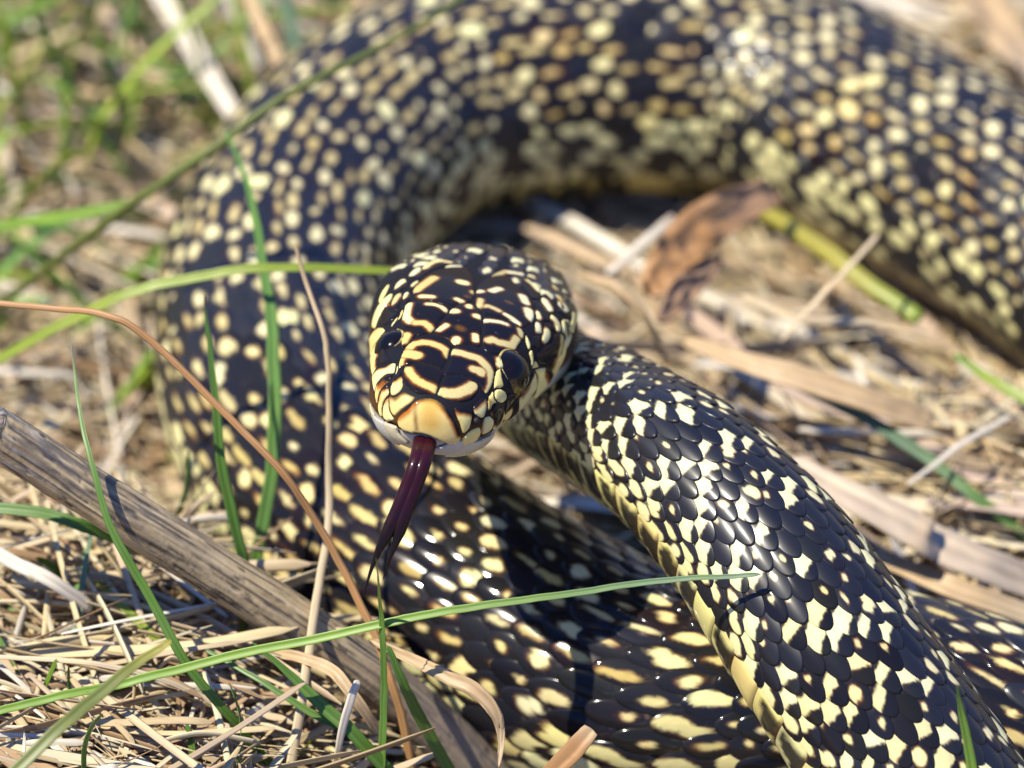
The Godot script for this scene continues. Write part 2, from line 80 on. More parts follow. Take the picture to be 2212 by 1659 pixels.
var blades := [
	["grass_shoot", "long thin olive grass stem arching diagonally across the upper left coil", "grass stem", "green grass blades around the snake", "olive olive", [0.89,0.97,0.53], [-575,181,-522,-512,247,-523,-414,351,-502,-320,424,-509,-233,473,-547,-148,486,-608,-32,493,-715]],
	["grass_shoot", "bright green blade with orange tip pointing right, left of the coil", "grass blade", "green grass blades around the snake", "bright orange", [1.06,1.33,0.13], [-579,244,-622,-483,300,-564,-421,333,-539,-372,356,-532]],
	["grass_shoot", "long curved green blade running from left edge to behind the snake head", "grass blade", "green grass blades around the snake", "yellowgreen yellowgreen", [1.15,1.06,0.62], [-539,323,-278,-456,381,-272,-375,427,-270,-295,447,-273,-216,452,-277,-115,436,-290,-73,415,-299]],
	["grass_shoot", "broad mid-green blade standing upright before the left coil of the snake", "grass blade", "green grass blades around the snake", "mid mid", [1.15,1.33,0.35], [-266,197,-52,-255,248,-67,-240,323,-125,-239,377,-205,-249,420,-302,-267,447,-400,-298,456,-509]],
	["grass_shoot", "upright dark green blade with purple tip crossed by the brown stem", "grass blade", "green grass blades around the snake", "green purple", [1.24,1.06,0.18], [-255,269,18,-267,323,2,-284,385,-47,-295,444,-119,-302,491,-180]],
	["grass_shoot", "slender green blade leaning over the thick dead stalk, purple tip upright", "grass blade", "green grass blades around the snake", "green purple", [0.89,0.89,0.13], [-203,182,213,-259,275,217,-306,333,197,-341,382,159,-376,430,121,-401,479,70,-416,513,6,-425,545,-45]],
	["dry_straw", "thin orange-brown dry stem bending from left edge down to bottom centre", "dry stem", "dry straws around the snake", "rust rust", [0.62,0.75,0.89], [-507,557,-80,-438,565,-61,-381,570,-39,-339,548,-22,-282,504,12,-224,457,49,-189,402,66,-159,354,92,-132,312,125,-116,277,152,-105,239,169,-94,176,193]],
	["dry_straw", "pale upright straw stem standing between the left coil and the head", "dry stem", "dry straws around the snake", "pale tan", [1.06,0.71,0.35], [-214,216,237,-201,273,168,-191,303,93,-182,321,3,-180,355,-49,-179,408,-77,-181,457,-103,-188,492,-131,-202,512,-172,-213,543,-195]],
	["grass_shoot", "long nearly horizontal green blade crossing in front of the lower coil", "grass blade", "green grass blades around the snake", "bright greygreen", [0.80,0.89,0.44], [-498,311,240,-419,325,228,-353,337,219,-239,365,210,-125,397,210,-3,420,205,128,434,194,234,447,197]],
	["grass_shoot", "upright green blade whose tip touches the forked tongue", "grass blade", "green grass blades around the snake", "mid olive", [0.97,0.80,0.13], [-126,216,237,-121,305,218,-121,373,216,-123,427,212,-126,498,233]],
	["grass_shoot", "dark green blade leaning right below the tongue, over the stalk", "grass blade", "green grass blades around the snake", "green green", [1.15,1.06,0.44], [-47,182,213,-82,261,202,-104,316,197,-120,349,185]],
	["grass_shoot", "short yellow-green blade with yellow tip beneath the thick stalk", "grass blade", "green grass blades around the snake", "yellowgreen yellow", [1.33,1.15,0.53], [-442,239,-85,-417,261,-26,-377,284,57,-339,285,107,-305,266,122]],
	["grass_shoot", "yellow-green blade fading to yellow top, far left below the stalk", "grass blade", "green grass blades around the snake", "yellowgreen yellow", [0.71,0.89,0.62], [-468,130,101,-455,197,74,-440,224,28,-431,239,-35]],
	["grass_shoot", "grey-green upright blade in the lower left beneath the stalk", "grass blade", "green grass blades around the snake", "greygreen greygreen", [0.71,0.89,0.44], [-444,157,131,-430,255,106,-418,298,46,-413,314,-42]],
	["grass_shoot", "blurred green blade slanting down from the left edge below the stalk", "grass blade", "green grass blades around the snake", "mid mid", [1.06,1.15,0.62], [-524,251,-18,-475,247,35,-443,200,47,-425,154,32]],
	["grass_shoot", "dark green blade passing under the thick stalk at left", "grass blade", "green grass blades around the snake", "green green", [1.15,1.24,0.53], [-517,363,-4,-457,365,7,-417,355,15,-383,318,-7,-355,271,-34,-326,215,-67]],
	["grass_shoot", "thin dark green blade lying low from lower left toward bottom centre", "grass blade", "green grass blades around the snake", "green green", [0.35,0.71,0.89], [-297,294,126,-242,290,167,-198,275,191,-153,255,207,-105,206,220]],
	["grass_shoot", "pointed dark green blade slanting down right across the bottom centre", "grass blade", "green grass blades around the snake", "green green", [0.18,1.24,1.33], [-248,339,167,-215,316,184,-179,289,206,-148,267,223,-100,213,240]],
	["grass_shoot", "broad bluish green blade lying in the bottom left corner", "grass blade", "green grass blades around the snake", "bluegreen bluegreen", [1.33,1.68,0.89], [-510,252,171,-438,250,186,-393,246,201,-344,232,212,-287,206,220]],
	["grass_shoot", "thin bright green blade lying flat along the bottom left edge", "grass blade", "green grass blades around the snake", "bright bright", [0.35,0.80,0.71], [-421,238,220,-366,238,221,-304,234,224,-225,210,217]],
	["grass_shoot", "short upright green blade with sharp tip at bottom left", "grass blade", "green grass blades around the snake", "green green", [1.24,0.97,0.13], [-297,223,258,-302,257,243,-310,290,218]],
	["grass_shoot", "blurred olive blade rising diagonally in the nearest lower left foreground", "grass blade", "green grass blades around the snake", "olive yellow", [1.15,1.24,0.62], [-472,381,426,-422,414,387,-385,427,352,-344,441,315,-315,450,295]],
	["grass_shoot", "short green blade with pointed tip before the snake at bottom right", "grass blade", "green grass blades around the snake", "bright green", [1.24,0.89,0.13], [427,344,379,418,387,345,410,426,328]],
	["grass_shoot", "yellow-green thick stem lying under the right coil", "grass stem", "green grass blades around the snake", "yellow yellowgreen", [1.86,2.04,1.77], [271,177,-747,324,232,-612,370,239,-542,431,229,-483]],
	["grass_shoot", "long blurred dull green blade running down right behind the forward body", "grass blade", "green grass blades around the snake", "greygreen mid", [0.71,1.33,0.97], [191,236,-438,238,241,-391,295,237,-362,356,226,-329,426,203,-285,477,182,-243,534,148,-217]],
	["grass_shoot", "blurred yellow-green blade reaching in from the right edge", "grass blade", "green grass blades around the snake", "yellowgreen mid", [1.33,1.15,0.53], [548,251,-298,499,255,-339,460,249,-397]],
	["grass_shoot", "bright green blade crossing the top left corner", "grass blade", "green grass blades around the snake", "bright bright", [1.33,1.51,1.06], [-607,176,-1101,-554,191,-1114,-501,214,-1132]],
	["grass_shoot", "wide pale dead blade slanting down in the upper left", "dead grass blade", "dry straws around the snake", "white white", [2.30,2.39,1.77], [-414,196,-1168,-375,199,-1069,-348,195,-1002,-325,193,-950,-307,186,-907]],
	["grass_shoot", "tan dead blade slanting behind the coil top, right of the pale one", "dead grass blade", "dry straws around the snake", "tan tan", [1.59,1.68,1.24], [-307,229,-1118,-281,222,-1036,-257,203,-971]],
	["grass_shoot", "blurred blue-green blade standing upright behind the top left coil", "grass blade", "green grass blades around the snake", "greygreen greygreen", [1.77,1.68,1.06], [-235,183,-955,-249,214,-1030,-265,229,-1118]],
	["dry_straw", "short thick white straw at the left edge below the stalk", "straw", "dry straws around the snake", "white white", [1.51,1.51,1.42], [-519,321,3,-480,325,38,-444,318,57,-409,286,56]],
	["dry_straw", "thin pale straw curving low across the lower left litter", "straw", "dry straws around the snake", "pale pale", [0.44,0.58,0.40], [-510,303,145,-432,311,163,-357,302,171,-304,279,175,-256,252,184,-199,211,178]],
	["stick", "dark grey rotten stick lying low behind the thick stalk", "stick", "", "dark dark", [2.21,2.48,1.77], [-550,136,-157,-450,142,-136,-356,120,-119,-248,81,-114]],
	["dry_straw", "short ragged white straw standing at bottom centre left", "straw", "dry straws around the snake", "white pale", [0.71,0.89,0.44], [-146,317,197,-157,292,216,-170,243,241]],
	["dead_grass", "flat tan dead blade dipping under the pale upright stem", "dead grass blade", "dry straws around the snake", "tan tan", [0.89,1.24,0.97], [-245,266,97,-208,288,131,-172,296,162,-149,282,186,-126,243,191]],
	["fallen_leaf", "thin curled pale dry leaf hanging beside the lower coil", "dry leaf", "", "tan pale", [0.71,1.51,0.22], [-136,313,136,-100,327,176,-62,332,210,-37,329,225,-18,313,238,-10,285,247,-12,264,264]],
	["splinter", "flat brown wood splinter rising from the bottom edge", "splinter", "", "rust tan", [1.51,1.95,1.51], [24,270,297,58,303,284,76,320,271]],
	["dead_grass", "broad pinkish dead blade right of the forward body, with a break", "dead grass blade", "dry straws around the snake", "pink pink", [3.10,4.25,3.54], [279,247,-219,338,251,-158,412,226,-126,418,211,-139,474,191,-124,542,150,-130]],
	["dead_grass", "broad tan dead blade lying behind the forward body bend", "dead grass blade", "dry straws around the snake", "tan tan", [1.33,2.75,2.21], [181,248,-422,260,262,-357,355,252,-323,432,223,-314]],
	["stick", "short pale broken stick inside the coil above the head", "stick", "", "white pink", [0.97,1.33,0.89], [101,231,-561,146,237,-616,174,238,-655]],
	["fallen_leaf", "brown crumpled dead leaf tucked under the inner coil edge", "dead leaf", "", "rust brown", [2.66,5.32,3.10], [143,272,-466,168,285,-514,213,286,-579,281,265,-664]],
	["fallen_leaf", "second brown crumpled leaf lying right of the pale broken stick", "dead leaf", "", "brown brown", [1.33,3.10,1.33], [222,279,-522,182,274,-480,152,261,-433]],
	["dry_straw", "thin pale straw slanting inside the coil, right of the head", "straw", "dry straws around the snake", "pale pale", [0.53,0.62,0.44], [383,322,-505,329,304,-440,279,260,-406]],
	["dry_straw", "curved tan straw looping just right of the head", "straw", "dry straws around the snake", "tan tan", [0.62,0.80,0.53], [65,301,-464,108,318,-426,141,290,-404,161,227,-406]],
	["fallen_leaf", "broad tan dead leaf behind the coil in the upper right corner", "dead leaf", "", "tan pink", [5.32,6.64,5.32], [519,126,-1291,563,114,-1193,621,99,-1093]],
	["dead_grass", "tan dead blade lying between forward body and lower right coil", "dead grass blade", "dry straws around the snake", "tan pale", [1.77,2.30,1.95], [364,175,-162,445,178,-101,539,146,-88]],
	["dry_straw", "pale straw lying across the right side beneath the coil", "straw", "dry straws around the snake", "pale tan", [0.71,0.89,0.62], [240,272,-466,306,265,-436,385,249,-448,472,226,-431]],
	["dry_straw", "thin white straw crossing the middle right litter diagonally", "straw", "dry straws around the snake", "white white", [0.53,0.62,0.35], [512,235,-310,463,225,-277,404,204,-235]],
	["dry_straw", "thick tan straw running along the bottom left litter", "straw", "dry straws around the snake", "tan tan", [0.80,1.06,0.80], [-515,244,114,-442,246,138,-360,237,158,-261,224,180,-181,186,197]],
	["dry_straw", "tan straw lying parallel below the thick stalk near its middle", "straw", "dry straws around the snake", "tan pale", [0.62,0.89,0.62], [-389,281,9,-320,264,48,-265,235,70,-230,205,69]],
]
var stalk_path := [-5338,5361,509,-5040,5150,547,-4873,5001,536,-4235,4483,560,-3584,4024,665,-2932,3499,694,-2274,2970,727,-1609,2420,776,-1027,1873,822,-484,1273,911,-28,675,998]

const ZE := 30.2
const Z1 := 24.5
const LIP := -1.35
var C := {
	"dark": Color(0.0115, 0.0105, 0.0145), "cream": Color(0.75, 0.67, 0.36), "ochre": Color(0.56, 0.45, 0.18), "yellow": Color(0.72, 0.62, 0.26), "rust": Color(0.33, 0.10, 0.015),
	"brown": Color(0.11, 0.05, 0.014), "white": Color(0.52, 0.49, 0.40), "jaw": Color(0.56, 0.50, 0.28), "rostral": Color(0.70, 0.57, 0.25), "amber": Color(0.50, 0.30, 0.06),
}
var hz := PackedFloat32Array()   # head tables: half width, height above, depth below, squareness, every 0.1 mm
var hb := PackedFloat32Array()
var hc := PackedFloat32Array()
var hn := PackedFloat32Array()
var HX: Vector3
var HY: Vector3
var HZ: Vector3
var HO: Vector3
var sp := PackedVector3Array()   # spine samples every half millimetre: place, tangent, up, right, radius
var st := PackedVector3Array()
var su := PackedVector3Array()
var sr := PackedVector3Array()
var sg := PackedFloat32Array()
const DS := 0.5
var wob := FastNoiseLite.new()
var rng := RandomNumberGenerator.new()
var taken := {}
var skin_mat: StandardMaterial3D
var scale_mats: Array = []
var head_mats: Array = []
var floor_under := {}


func _ready() -> void:
	rng.seed = 7
	wob.seed = 3
	wob.noise_type = FastNoiseLite.TYPE_SIMPLEX_SMOOTH
	wob.frequency = 1.0
	camera_and_light()
	tables()
	spine_table()
	ground()
	snake()
	stalk()
	plants()
	litter()


func camera_and_light() -> void:
	var cam := Camera3D.new()
	cam.name = "camera"
	var pitch := deg_to_rad(38.0)
	add_child(cam)
	cam.position = Vector3(0, 0.052 + 0.55 * sin(pitch), 0.55 * cos(pitch))
	cam.rotation = Vector3(-pitch, 0, 0)
	var lens := CameraAttributesPhysical.new()
	lens.frustum_focal_length = 12.0 / tan(deg_to_rad(7.645) / 2.0)
	lens.frustum_near = 0.02
	lens.frustum_far = 60.0
	lens.frustum_focus_distance = 0.543
	lens.exposure_aperture = lens.frustum_focal_length / 9.5
	cam.attributes = lens
	cam.current = true
	var env := Environment.new()
	env.background_mode = Environment.BG_SKY
	var sky := ProceduralSkyMaterial.new()
	sky.sky_top_color = Color(0.27, 0.45, 0.78)
	sky.sky_horizon_color = Color(0.74, 0.79, 0.84)
	sky.sky_curve = 0.12
	sky.sky_energy_multiplier = 1.0
	sky.ground_bottom_color = Color(0.28, 0.24, 0.16)
	sky.ground_horizon_color = Color(0.45, 0.45, 0.38)
	var s := Sky.new()
	s.sky_material = sky
	env.sky = s
	env.tonemap_mode = Environment.TONE_MAPPER_LINEAR
	env.tonemap_exposure = 1.55
	env.sdfgi_enabled = true
	env.ssao_enabled = true
	env.ssil_enabled = true
	var we := WorldEnvironment.new()
	we.name = "daylight"
	we.environment = env
	add_child(we)
	var sun := DirectionalLight3D.new()
	sun.name = "sun"
	sun.light_energy = 1.6
	sun.light_color = Color(1.0, 0.97, 0.90)
	sun.light_angular_distance = 0.5
	sun.shadow_enabled = true
	add_child(sun)
	sun.look_at_from_position(Vector3(-0.46, 0.86, 0.08), Vector3.ZERO, Vector3.UP)


# ---------------------------------------------------------------- helpers
func numbered(n: String) -> String:
	var k: int = taken.get(n, 0)
	taken[n] = k + 1
	return n if k == 0 else "%s_%03d" % [n, k]


func v3s(a: Array, s: float) -> PackedVector3Array:
	var out := PackedVector3Array()
	for i in a.size() / 3:
		out.append(Vector3(a[i * 3], a[i * 3 + 1], a[i * 3 + 2]) * s)
	return out


func catmull(p: PackedVector3Array, closed: bool, t: float) -> Vector3:
	var n := p.size()
	var i := int(floor(t))
	var f := t - i
	if closed:
		return p[i % n].cubic_interpolate(p[(i + 1) % n], p[(i + n - 1) % n], p[(i + 2) % n], f)
	i = clampi(i, 0, n - 2)
	f = t - i
	return p[i].cubic_interpolate(p[i + 1], p[maxi(i - 1, 0)], p[mini(i + 2, n - 1)], f)


func ladder(a: Array, t: float) -> float:
	var i := clampi(int(t), 0, a.size() - 2)
	return lerpf(a[i], a[i + 1], t - i)


func smooth(a: float, b: float, x: float) -> float:
	return smoothstep(a, b, x)


func to_mesh(v: PackedVector3Array, c: PackedColorArray, ix: PackedInt32Array, given := PackedVector3Array()) -> ArrayMesh:
	var n := given
	if n.is_empty():
		n.resize(v.size())
		for k in range(0, ix.size(), 3):
			var a := ix[k]
			var b := ix[k + 1]
			var d := ix[k + 2]
			var f := (v[d] - v[a]).cross(v[b] - v[a])
			n[a] += f
			n[b] += f
			n[d] += f
		for k in n.size():
			n[k] = n[k].normalized() if n[k].length_squared() > 0.0 else Vector3.UP
	var arr := []
	arr.resize(Mesh.ARRAY_MAX)
	arr[Mesh.ARRAY_VERTEX] = Transform3D(Basis.from_scale(Vector3.ONE * 0.001), Vector3.ZERO) * v
	arr[Mesh.ARRAY_NORMAL] = n
	arr[Mesh.ARRAY_COLOR] = c
	arr[Mesh.ARRAY_INDEX] = ix
	var m := ArrayMesh.new()
	m.add_surface_from_arrays(Mesh.PRIMITIVE_TRIANGLES, arr)
	return m


func lattice(rows: int, cols: int, wrap: bool, flip := false) -> PackedInt32Array:
	var ix := PackedInt32Array()
	for r in rows - 1:
		for k in (cols if wrap else cols - 1):
			var a := r * cols + k
			var b := r * cols + (k + 1) % cols
			if flip:
				ix.append_array([a, a + cols, b, b, a + cols, b + cols])
			else:
				ix.append_array([a, b, a + cols, b, b + cols, a + cols])
	return ix


func put(called: String, m: Mesh, material: Material, parent: Node3D = self) -> MeshInstance3D:
	var o := MeshInstance3D.new()
	o.name = numbered(called)
	o.mesh = m
	o.material_override = material
	parent.add_child(o, true)
	return o


func tag(o: Node, label := "", category := "", group := "", kind := "") -> void:
	if label:
		o.set_meta("label", label)
	if category:
		o.set_meta("category", category)
	if group:
		o.set_meta("group", group)
	if kind:
		o.set_meta("kind", kind)


func paint(rough: float, coat := 0.0, coat_rough := 0.2, back := 0.0) -> StandardMaterial3D:
	var m := StandardMaterial3D.new()
	m.vertex_color_use_as_albedo = true
	m.roughness = rough
	m.cull_mode = BaseMaterial3D.CULL_DISABLED
	if coat > 0.0:
		m.clearcoat_enabled = true
		m.clearcoat = coat
		m.clearcoat_roughness = coat_rough
	if back > 0.0:
		m.backlight_enabled = true
		m.backlight = Color(back, back, back).linear_to_srgb()
	return m


func grain(freq: float, seed_: int, bump: float) -> NoiseTexture2D:
	var n := FastNoiseLite.new()
	n.seed = seed_
	n.frequency = freq
	n.fractal_octaves = 4
	var t := NoiseTexture2D.new()
	t.width = 512
	t.height = 512
	t.seamless = true
	t.noise = n
	if bump > 0.0:
		t.as_normal_map = true
		t.bump_strength = bump
	return t


# ---------------------------------------------------------------- the head's surface
func knots(z: float, k: Array, v: Array) -> float:
	z = clampf(z, k[0], k[-1])
	var i := 0
	while i < k.size() - 2 and z > k[i + 1]:
		i += 1
	var h: float = k[i + 1] - k[i]
	var t: float = (z - k[i]) / h
	var m0: float = (v[i + 1] - v[maxi(i - 1, 0)]) / (k[i + 1] - k[maxi(i - 1, 0)])
	var j := mini(i + 2, k.size() - 1)
	var m1: float = (v[j] - v[i]) / (k[j] - k[i])
	return (2 * t ** 3 - 3 * t * t + 1) * v[i] + (t ** 3 - 2 * t * t + t) * h * m0 + (-2 * t ** 3 + 3 * t * t) * v[i + 1] + (t ** 3 - t * t) * h * m1


func tables() -> void:
	var zk := [-8, -4, 0, 4, 8, 12, 16, 19, 22, 25, 28, 31.0]
	var ak := [7.0, 8.1, 9.5, 10.1, 9.9, 9.1, 8.1, 7.5, 6.9, 6.3, 5.7, 5.0]
	var bk := [5.0, 5.1, 5.3, 5.6, 5.9, 6.0, 5.9, 5.4, 4.7, 4.0, 3.4, 2.8]
	var ck := [6.2, 5.8, 5.6, 5.5, 5.4, 5.4, 5.3, 5.2, 5.0, 4.8, 4.5, 4.0]
	var nk := [2.2, 2.4, 2.7, 3.0, 3.2, 3.2, 3.1, 3.0, 2.9, 2.7, 2.5, 2.3]
	for i in 385:
		var z := -8.0 + i * 0.1
		var e := clampf((z - Z1) / (ZE - Z1), 0, 1)
		var c := sqrt(maxf(1.0 - e ** 2.6, 1e-9))
		hz.append(knots(z, zk, ak) * c)
		hb.append(knots(z, zk, bk) * c ** 0.8)
		hc.append(knots(z, zk, ck) * c ** 0.8)
		hn.append(knots(z, zk, nk))
	var ax := v3s(head_axes, 0.0001)
	HX = ax[0]
	HY = ax[1]
	HZ = ax[2]
	HO = v3s(head_at, 0.01)[0]


func close_to(z: float) -> float:
	return sqrt(maxf(1.0 - clampf((z - Z1) / (ZE - Z1), 0, 1) ** 2.6, 1e-9))


func sec(z: float) -> Vector4:
	var f := clampf((z + 8.0) * 10.0, 0, 383.99)
	var i := int(f)
	f -= i
	var v := Vector4(lerpf(hz[i], hz[i + 1], f), lerpf(hb[i], hb[i + 1], f), lerpf(hc[i], hc[i + 1], f), lerpf(hn[i], hn[i + 1], f))
	if z > 28.5:   # the blunt tip needs more than the table
		var c := close_to(z)
		var c0 := close_to(28.5)
		var w := Vector4(lerpf(hz[365], 5.0 * c0, 0), hb[365], hc[365], hn[365])
		v = Vector4(w.x * c / c0, w.y * (c / c0) ** 0.8, w.z * (c / c0) ** 0.8, w.w)
	return v


func inside(p: Vector3) -> float:
	if p.z > ZE:
		return 1.0 + p.z - ZE
	var s := sec(p.z)
	return pow(pow(absf(p.x) / s.x, s.w) + pow(absf(p.y) / (s.y if p.y > 0 else s.z), s.w), 1.0 / s.w) - 1.0


func onto_head(p: Vector3) -> Vector3:
	if p.z < 22.0:
		var f := inside(p) + 1.0
		return Vector3(p.x / f, p.y / f, p.z)
	var o := Vector3(0, 0, 22)
	var d := (p - o).normalized()
	var a := 1.0
	var b := 12.0
	for i in 16:
		var m := (a + b) / 2
		if inside(o + d * m) < 0:
			a = m
		else:
			b = m
	return o + d * a


func head_normal(p: Vector3) -> Vector3:
	var e := 0.05
	return Vector3(inside(p + Vector3(e, 0, 0)) - inside(p - Vector3(e, 0, 0)), inside(p + Vector3(0, e, 0)) - inside(p - Vector3(0, e, 0)), inside(p + Vector3(0, 0, e)) - inside(p - Vector3(0, 0, e))).normalized()


func from_head(p: Vector3) -> Vector3:
	return HO + HX * p.x + HY * p.y + HZ * p.z


# ---------------------------------------------------------------- the spine
func spine_table() -> void:
	var p := v3s(spine, 0.01)
	var fine := PackedVector3Array()
	var fr := PackedFloat32Array()
	for i in range(1, p.size() - 1):
		for k in 60:
			var t := i + k / 60.0
			fine.append(catmull(p, false, t))
			var f := k / 60.0
			fr.append(lerpf(girth[i], girth[i + 1], f * f * (3 - 2 * f)))
	var left := 0.0
	for i in fine.size() - 1:
		var d := fine[i].distance_to(fine[i + 1])
		while left <= d:
			sp.append(fine[i].lerp(fine[i + 1], left / d))
			sg.append(lerpf(fr[i], fr[i + 1], left / d))
			left += DS
		left -= d
	for turn in 3:   # smooth the girth
		var g := sg.duplicate()
		for i in sg.size():
			var sum := 0.0
			for k in range(-10, 11):
				sum += g[clampi(i + k, 0, g.size() - 1)]
			sg[i] = sum / 21.0
	for i in sp.size():
		var t := (sp[mini(i + 2, sp.size() - 1)] - sp[maxi(i - 2, 0)]).normalized()
		if i < 2:
			t = -HZ
		var up := HY.lerp(Vector3.UP, smooth(2.0, 30.0, i * DS))
		up = (up - t * up.dot(t)).normalized()
		var here := i * DS
		up = up.rotated(t, -deg_to_rad(27.0) * smooth(14.0, 45.0, here) * smooth(190.0, 150.0, here))   # the forward body shows its belly to the left
		st.append(t)
		su.append(up)
		sr.append(t.cross(up))


func at_spine(s: float, table: PackedVector3Array) -> Vector3:
	var f := clampf(s / DS, 0, sp.size() - 1.001)
	var i := int(f)
	return table[i].lerp(table[i + 1], f - i)


func girth_at(s: float) -> float:
	var f := clampf(s / DS, 0, sp.size() - 1.001)
	var i := int(f)
	return lerpf(sg[i], sg[i + 1], f - i)


func on_body(s: float, th: float, lift := 0.0) -> Vector3:   # th: angle from the middle of the back
	var r := girth_at(s)
	var c := at_spine(s, sp)
	var rt := at_spine(s, sr)
	var up := at_spine(s, su)
	var x := sin(th) * r
	var y := cos(th) * r * 0.96
	if s < 10.0:   # the neck grows out of the head
		var k := smooth(10.0, 0.0, s)
		var h := sec(-3.0 - minf(s, 0.0))
		c += HZ * -minf(s, 0.0)
		var cx := sin(th)
		var cy := cos(th)
		var hx := h.x * signf(cx) * pow(absf(cx), 2.0 / h.w)
		var hy := (h.y if cy > 0 else h.z) * signf(cy) * pow(absf(cy), 2.0 / h.w)
		x = lerpf(x, hx, k)
		y = lerpf(y, hy, k)
	var o := rt * x + up * y
	return c + o * (1.0 + lift / maxf(o.length(), 0.1))


# ---------------------------------------------------------------- the snake
func snake() -> void:
	var root := Node3D.new()
	root.name = "snake"
	add_child(root)
	tag(root, "black snake with yellow spots coiled in dry grass, head raised, forked tongue out", "snake")
	skin_mat = paint(0.6)
	skin_mat.metallic_specular = 0.25
	for k in 5:
		var m := paint([0.50, 0.56, 0.46, 0.58, 0.53][k], 0.4, [0.08, 0.14, 0.07, 0.16, 0.11][k])
		m.metallic_specular = 0.12
		m.albedo_color = Color(1, 1, 1).lerp([Color(1, 0.97, 0.9), Color(0.96, 0.97, 1), Color(1, 1, 0.95), Color(0.93, 0.91, 0.88), Color(1, 0.94, 0.88)][k], 1.0)
		m.normal_enabled = true
		m.normal_texture = grain(0.03, 20 + k, 3.0)
		m.normal_scale = 0.22
		m.uv1_triplanar = true
		m.uv1_scale = Vector3.ONE * 330.0
		scale_mats.append(m)
		var hm: StandardMaterial3D = m.duplicate()
		hm.clearcoat = 0.25
		hm.roughness += 0.06
		head_mats.append(hm)
	var body := body_mesh(root)
	scales(body)
	belly(body)
	head_plates(body)
	eyes(root)
	tongue(root)


func body_mesh(root: Node3D) -> MeshInstance3D:
	var cols := 128
	var v := PackedVector3Array()
	var c := PackedColorArray()
	var rows := 0
	var zs := []
	for i in 70:
		zs.append(Z1 + (ZE - Z1) * cos(PI / 2 * i / 69.0) if i > 0 else ZE)
	for i in range(1, 140):
		zs.append(lerpf(Z1, -3.0, i / 140.0))
	for z in zs:
		var s := sec(z)
		for k in cols:
			var th := TAU * k / cols
			var cx := sin(th)
			var cy := cos(th)
			var p := Vector3(s.x * signf(cx) * pow(absf(cx), 2.0 / s.w), (s.y if cy > 0 else s.z) * signf(cy) * pow(absf(cy), 2.0 / s.w), z)
			if z >= ZE - 0.001:
				p = Vector3(0, 0, ZE)
			var lip := lip_at(p)
			var jaw := smooth(3.0, 9.0, z)
			var g := exp(-pow((p.y - lip) / 0.24, 2.0)) * 0.5 * jaw
			var below := smooth(lip, lip - 0.5, p.y) * jaw
			var rad := Vector3(p.x, p.y * 0.3, 0 if z < 24 else (z - 22.0) * 1.2)
			p -= rad.normalized() * (g + below * lerpf(0.75, 0.3, smooth(21, 27, z)))
			v.append(from_head(p))
			var col: Color = C.dark
			var side := smooth(1.5, -0.6, p.y)
			col = col.lerp(C.brown, side * 0.7)
			col = col.lerp(Color(0.60, 0.56, 0.42).lerp(C.white, smooth(14, 22, z)), below)
			col = col.lerp(Color(0.64, 0.58, 0.27), smooth(-1.0, -3.0, p.y) * (1 - jaw))
			col = col.lerp(Color(0.05, 0.02, 0.012), exp(-pow((p.y - lip) / 0.2, 2.0)) * jaw * 0.85)
			c.append(col)
		rows += 1
	var s := 0.0
	var end := (sp.size() - 1) * DS
	while s < end:
		for k in cols:
			var th := TAU * k / cols
			v.append(on_body(s, th, -0.08))
			var a := absf(th if th < PI else TAU - th)
			var n := wob.get_noise_3d(s * 0.25, cos(th) * 3, sin(th) * 3)
			var col := Color(0.03, 0.025, 0.022).lerp(Color(0.11, 0.085, 0.06), clampf(n, 0, 1) * 0.5)
			c.append(col.lerp(Color(0.62, 0.56, 0.24), smooth(1.88, 2.05, a)))
		rows += 1
		s += 1.0 if s < 30 else 1.6
	for k in cols:
		v.append(sp[-1])
		c.append(C.dark)
	rows += 1
	return put("body", to_mesh(v, c, lattice(rows, cols, true, true)), skin_mat, root)


func lip_at(p: Vector3) -> float:
	return LIP + 0.25 * smooth(2.0, 0.0, absf(p.x - 0.2)) * smooth(28, 29.5, p.z) + 0.9 * smooth(14, 6, p.z)


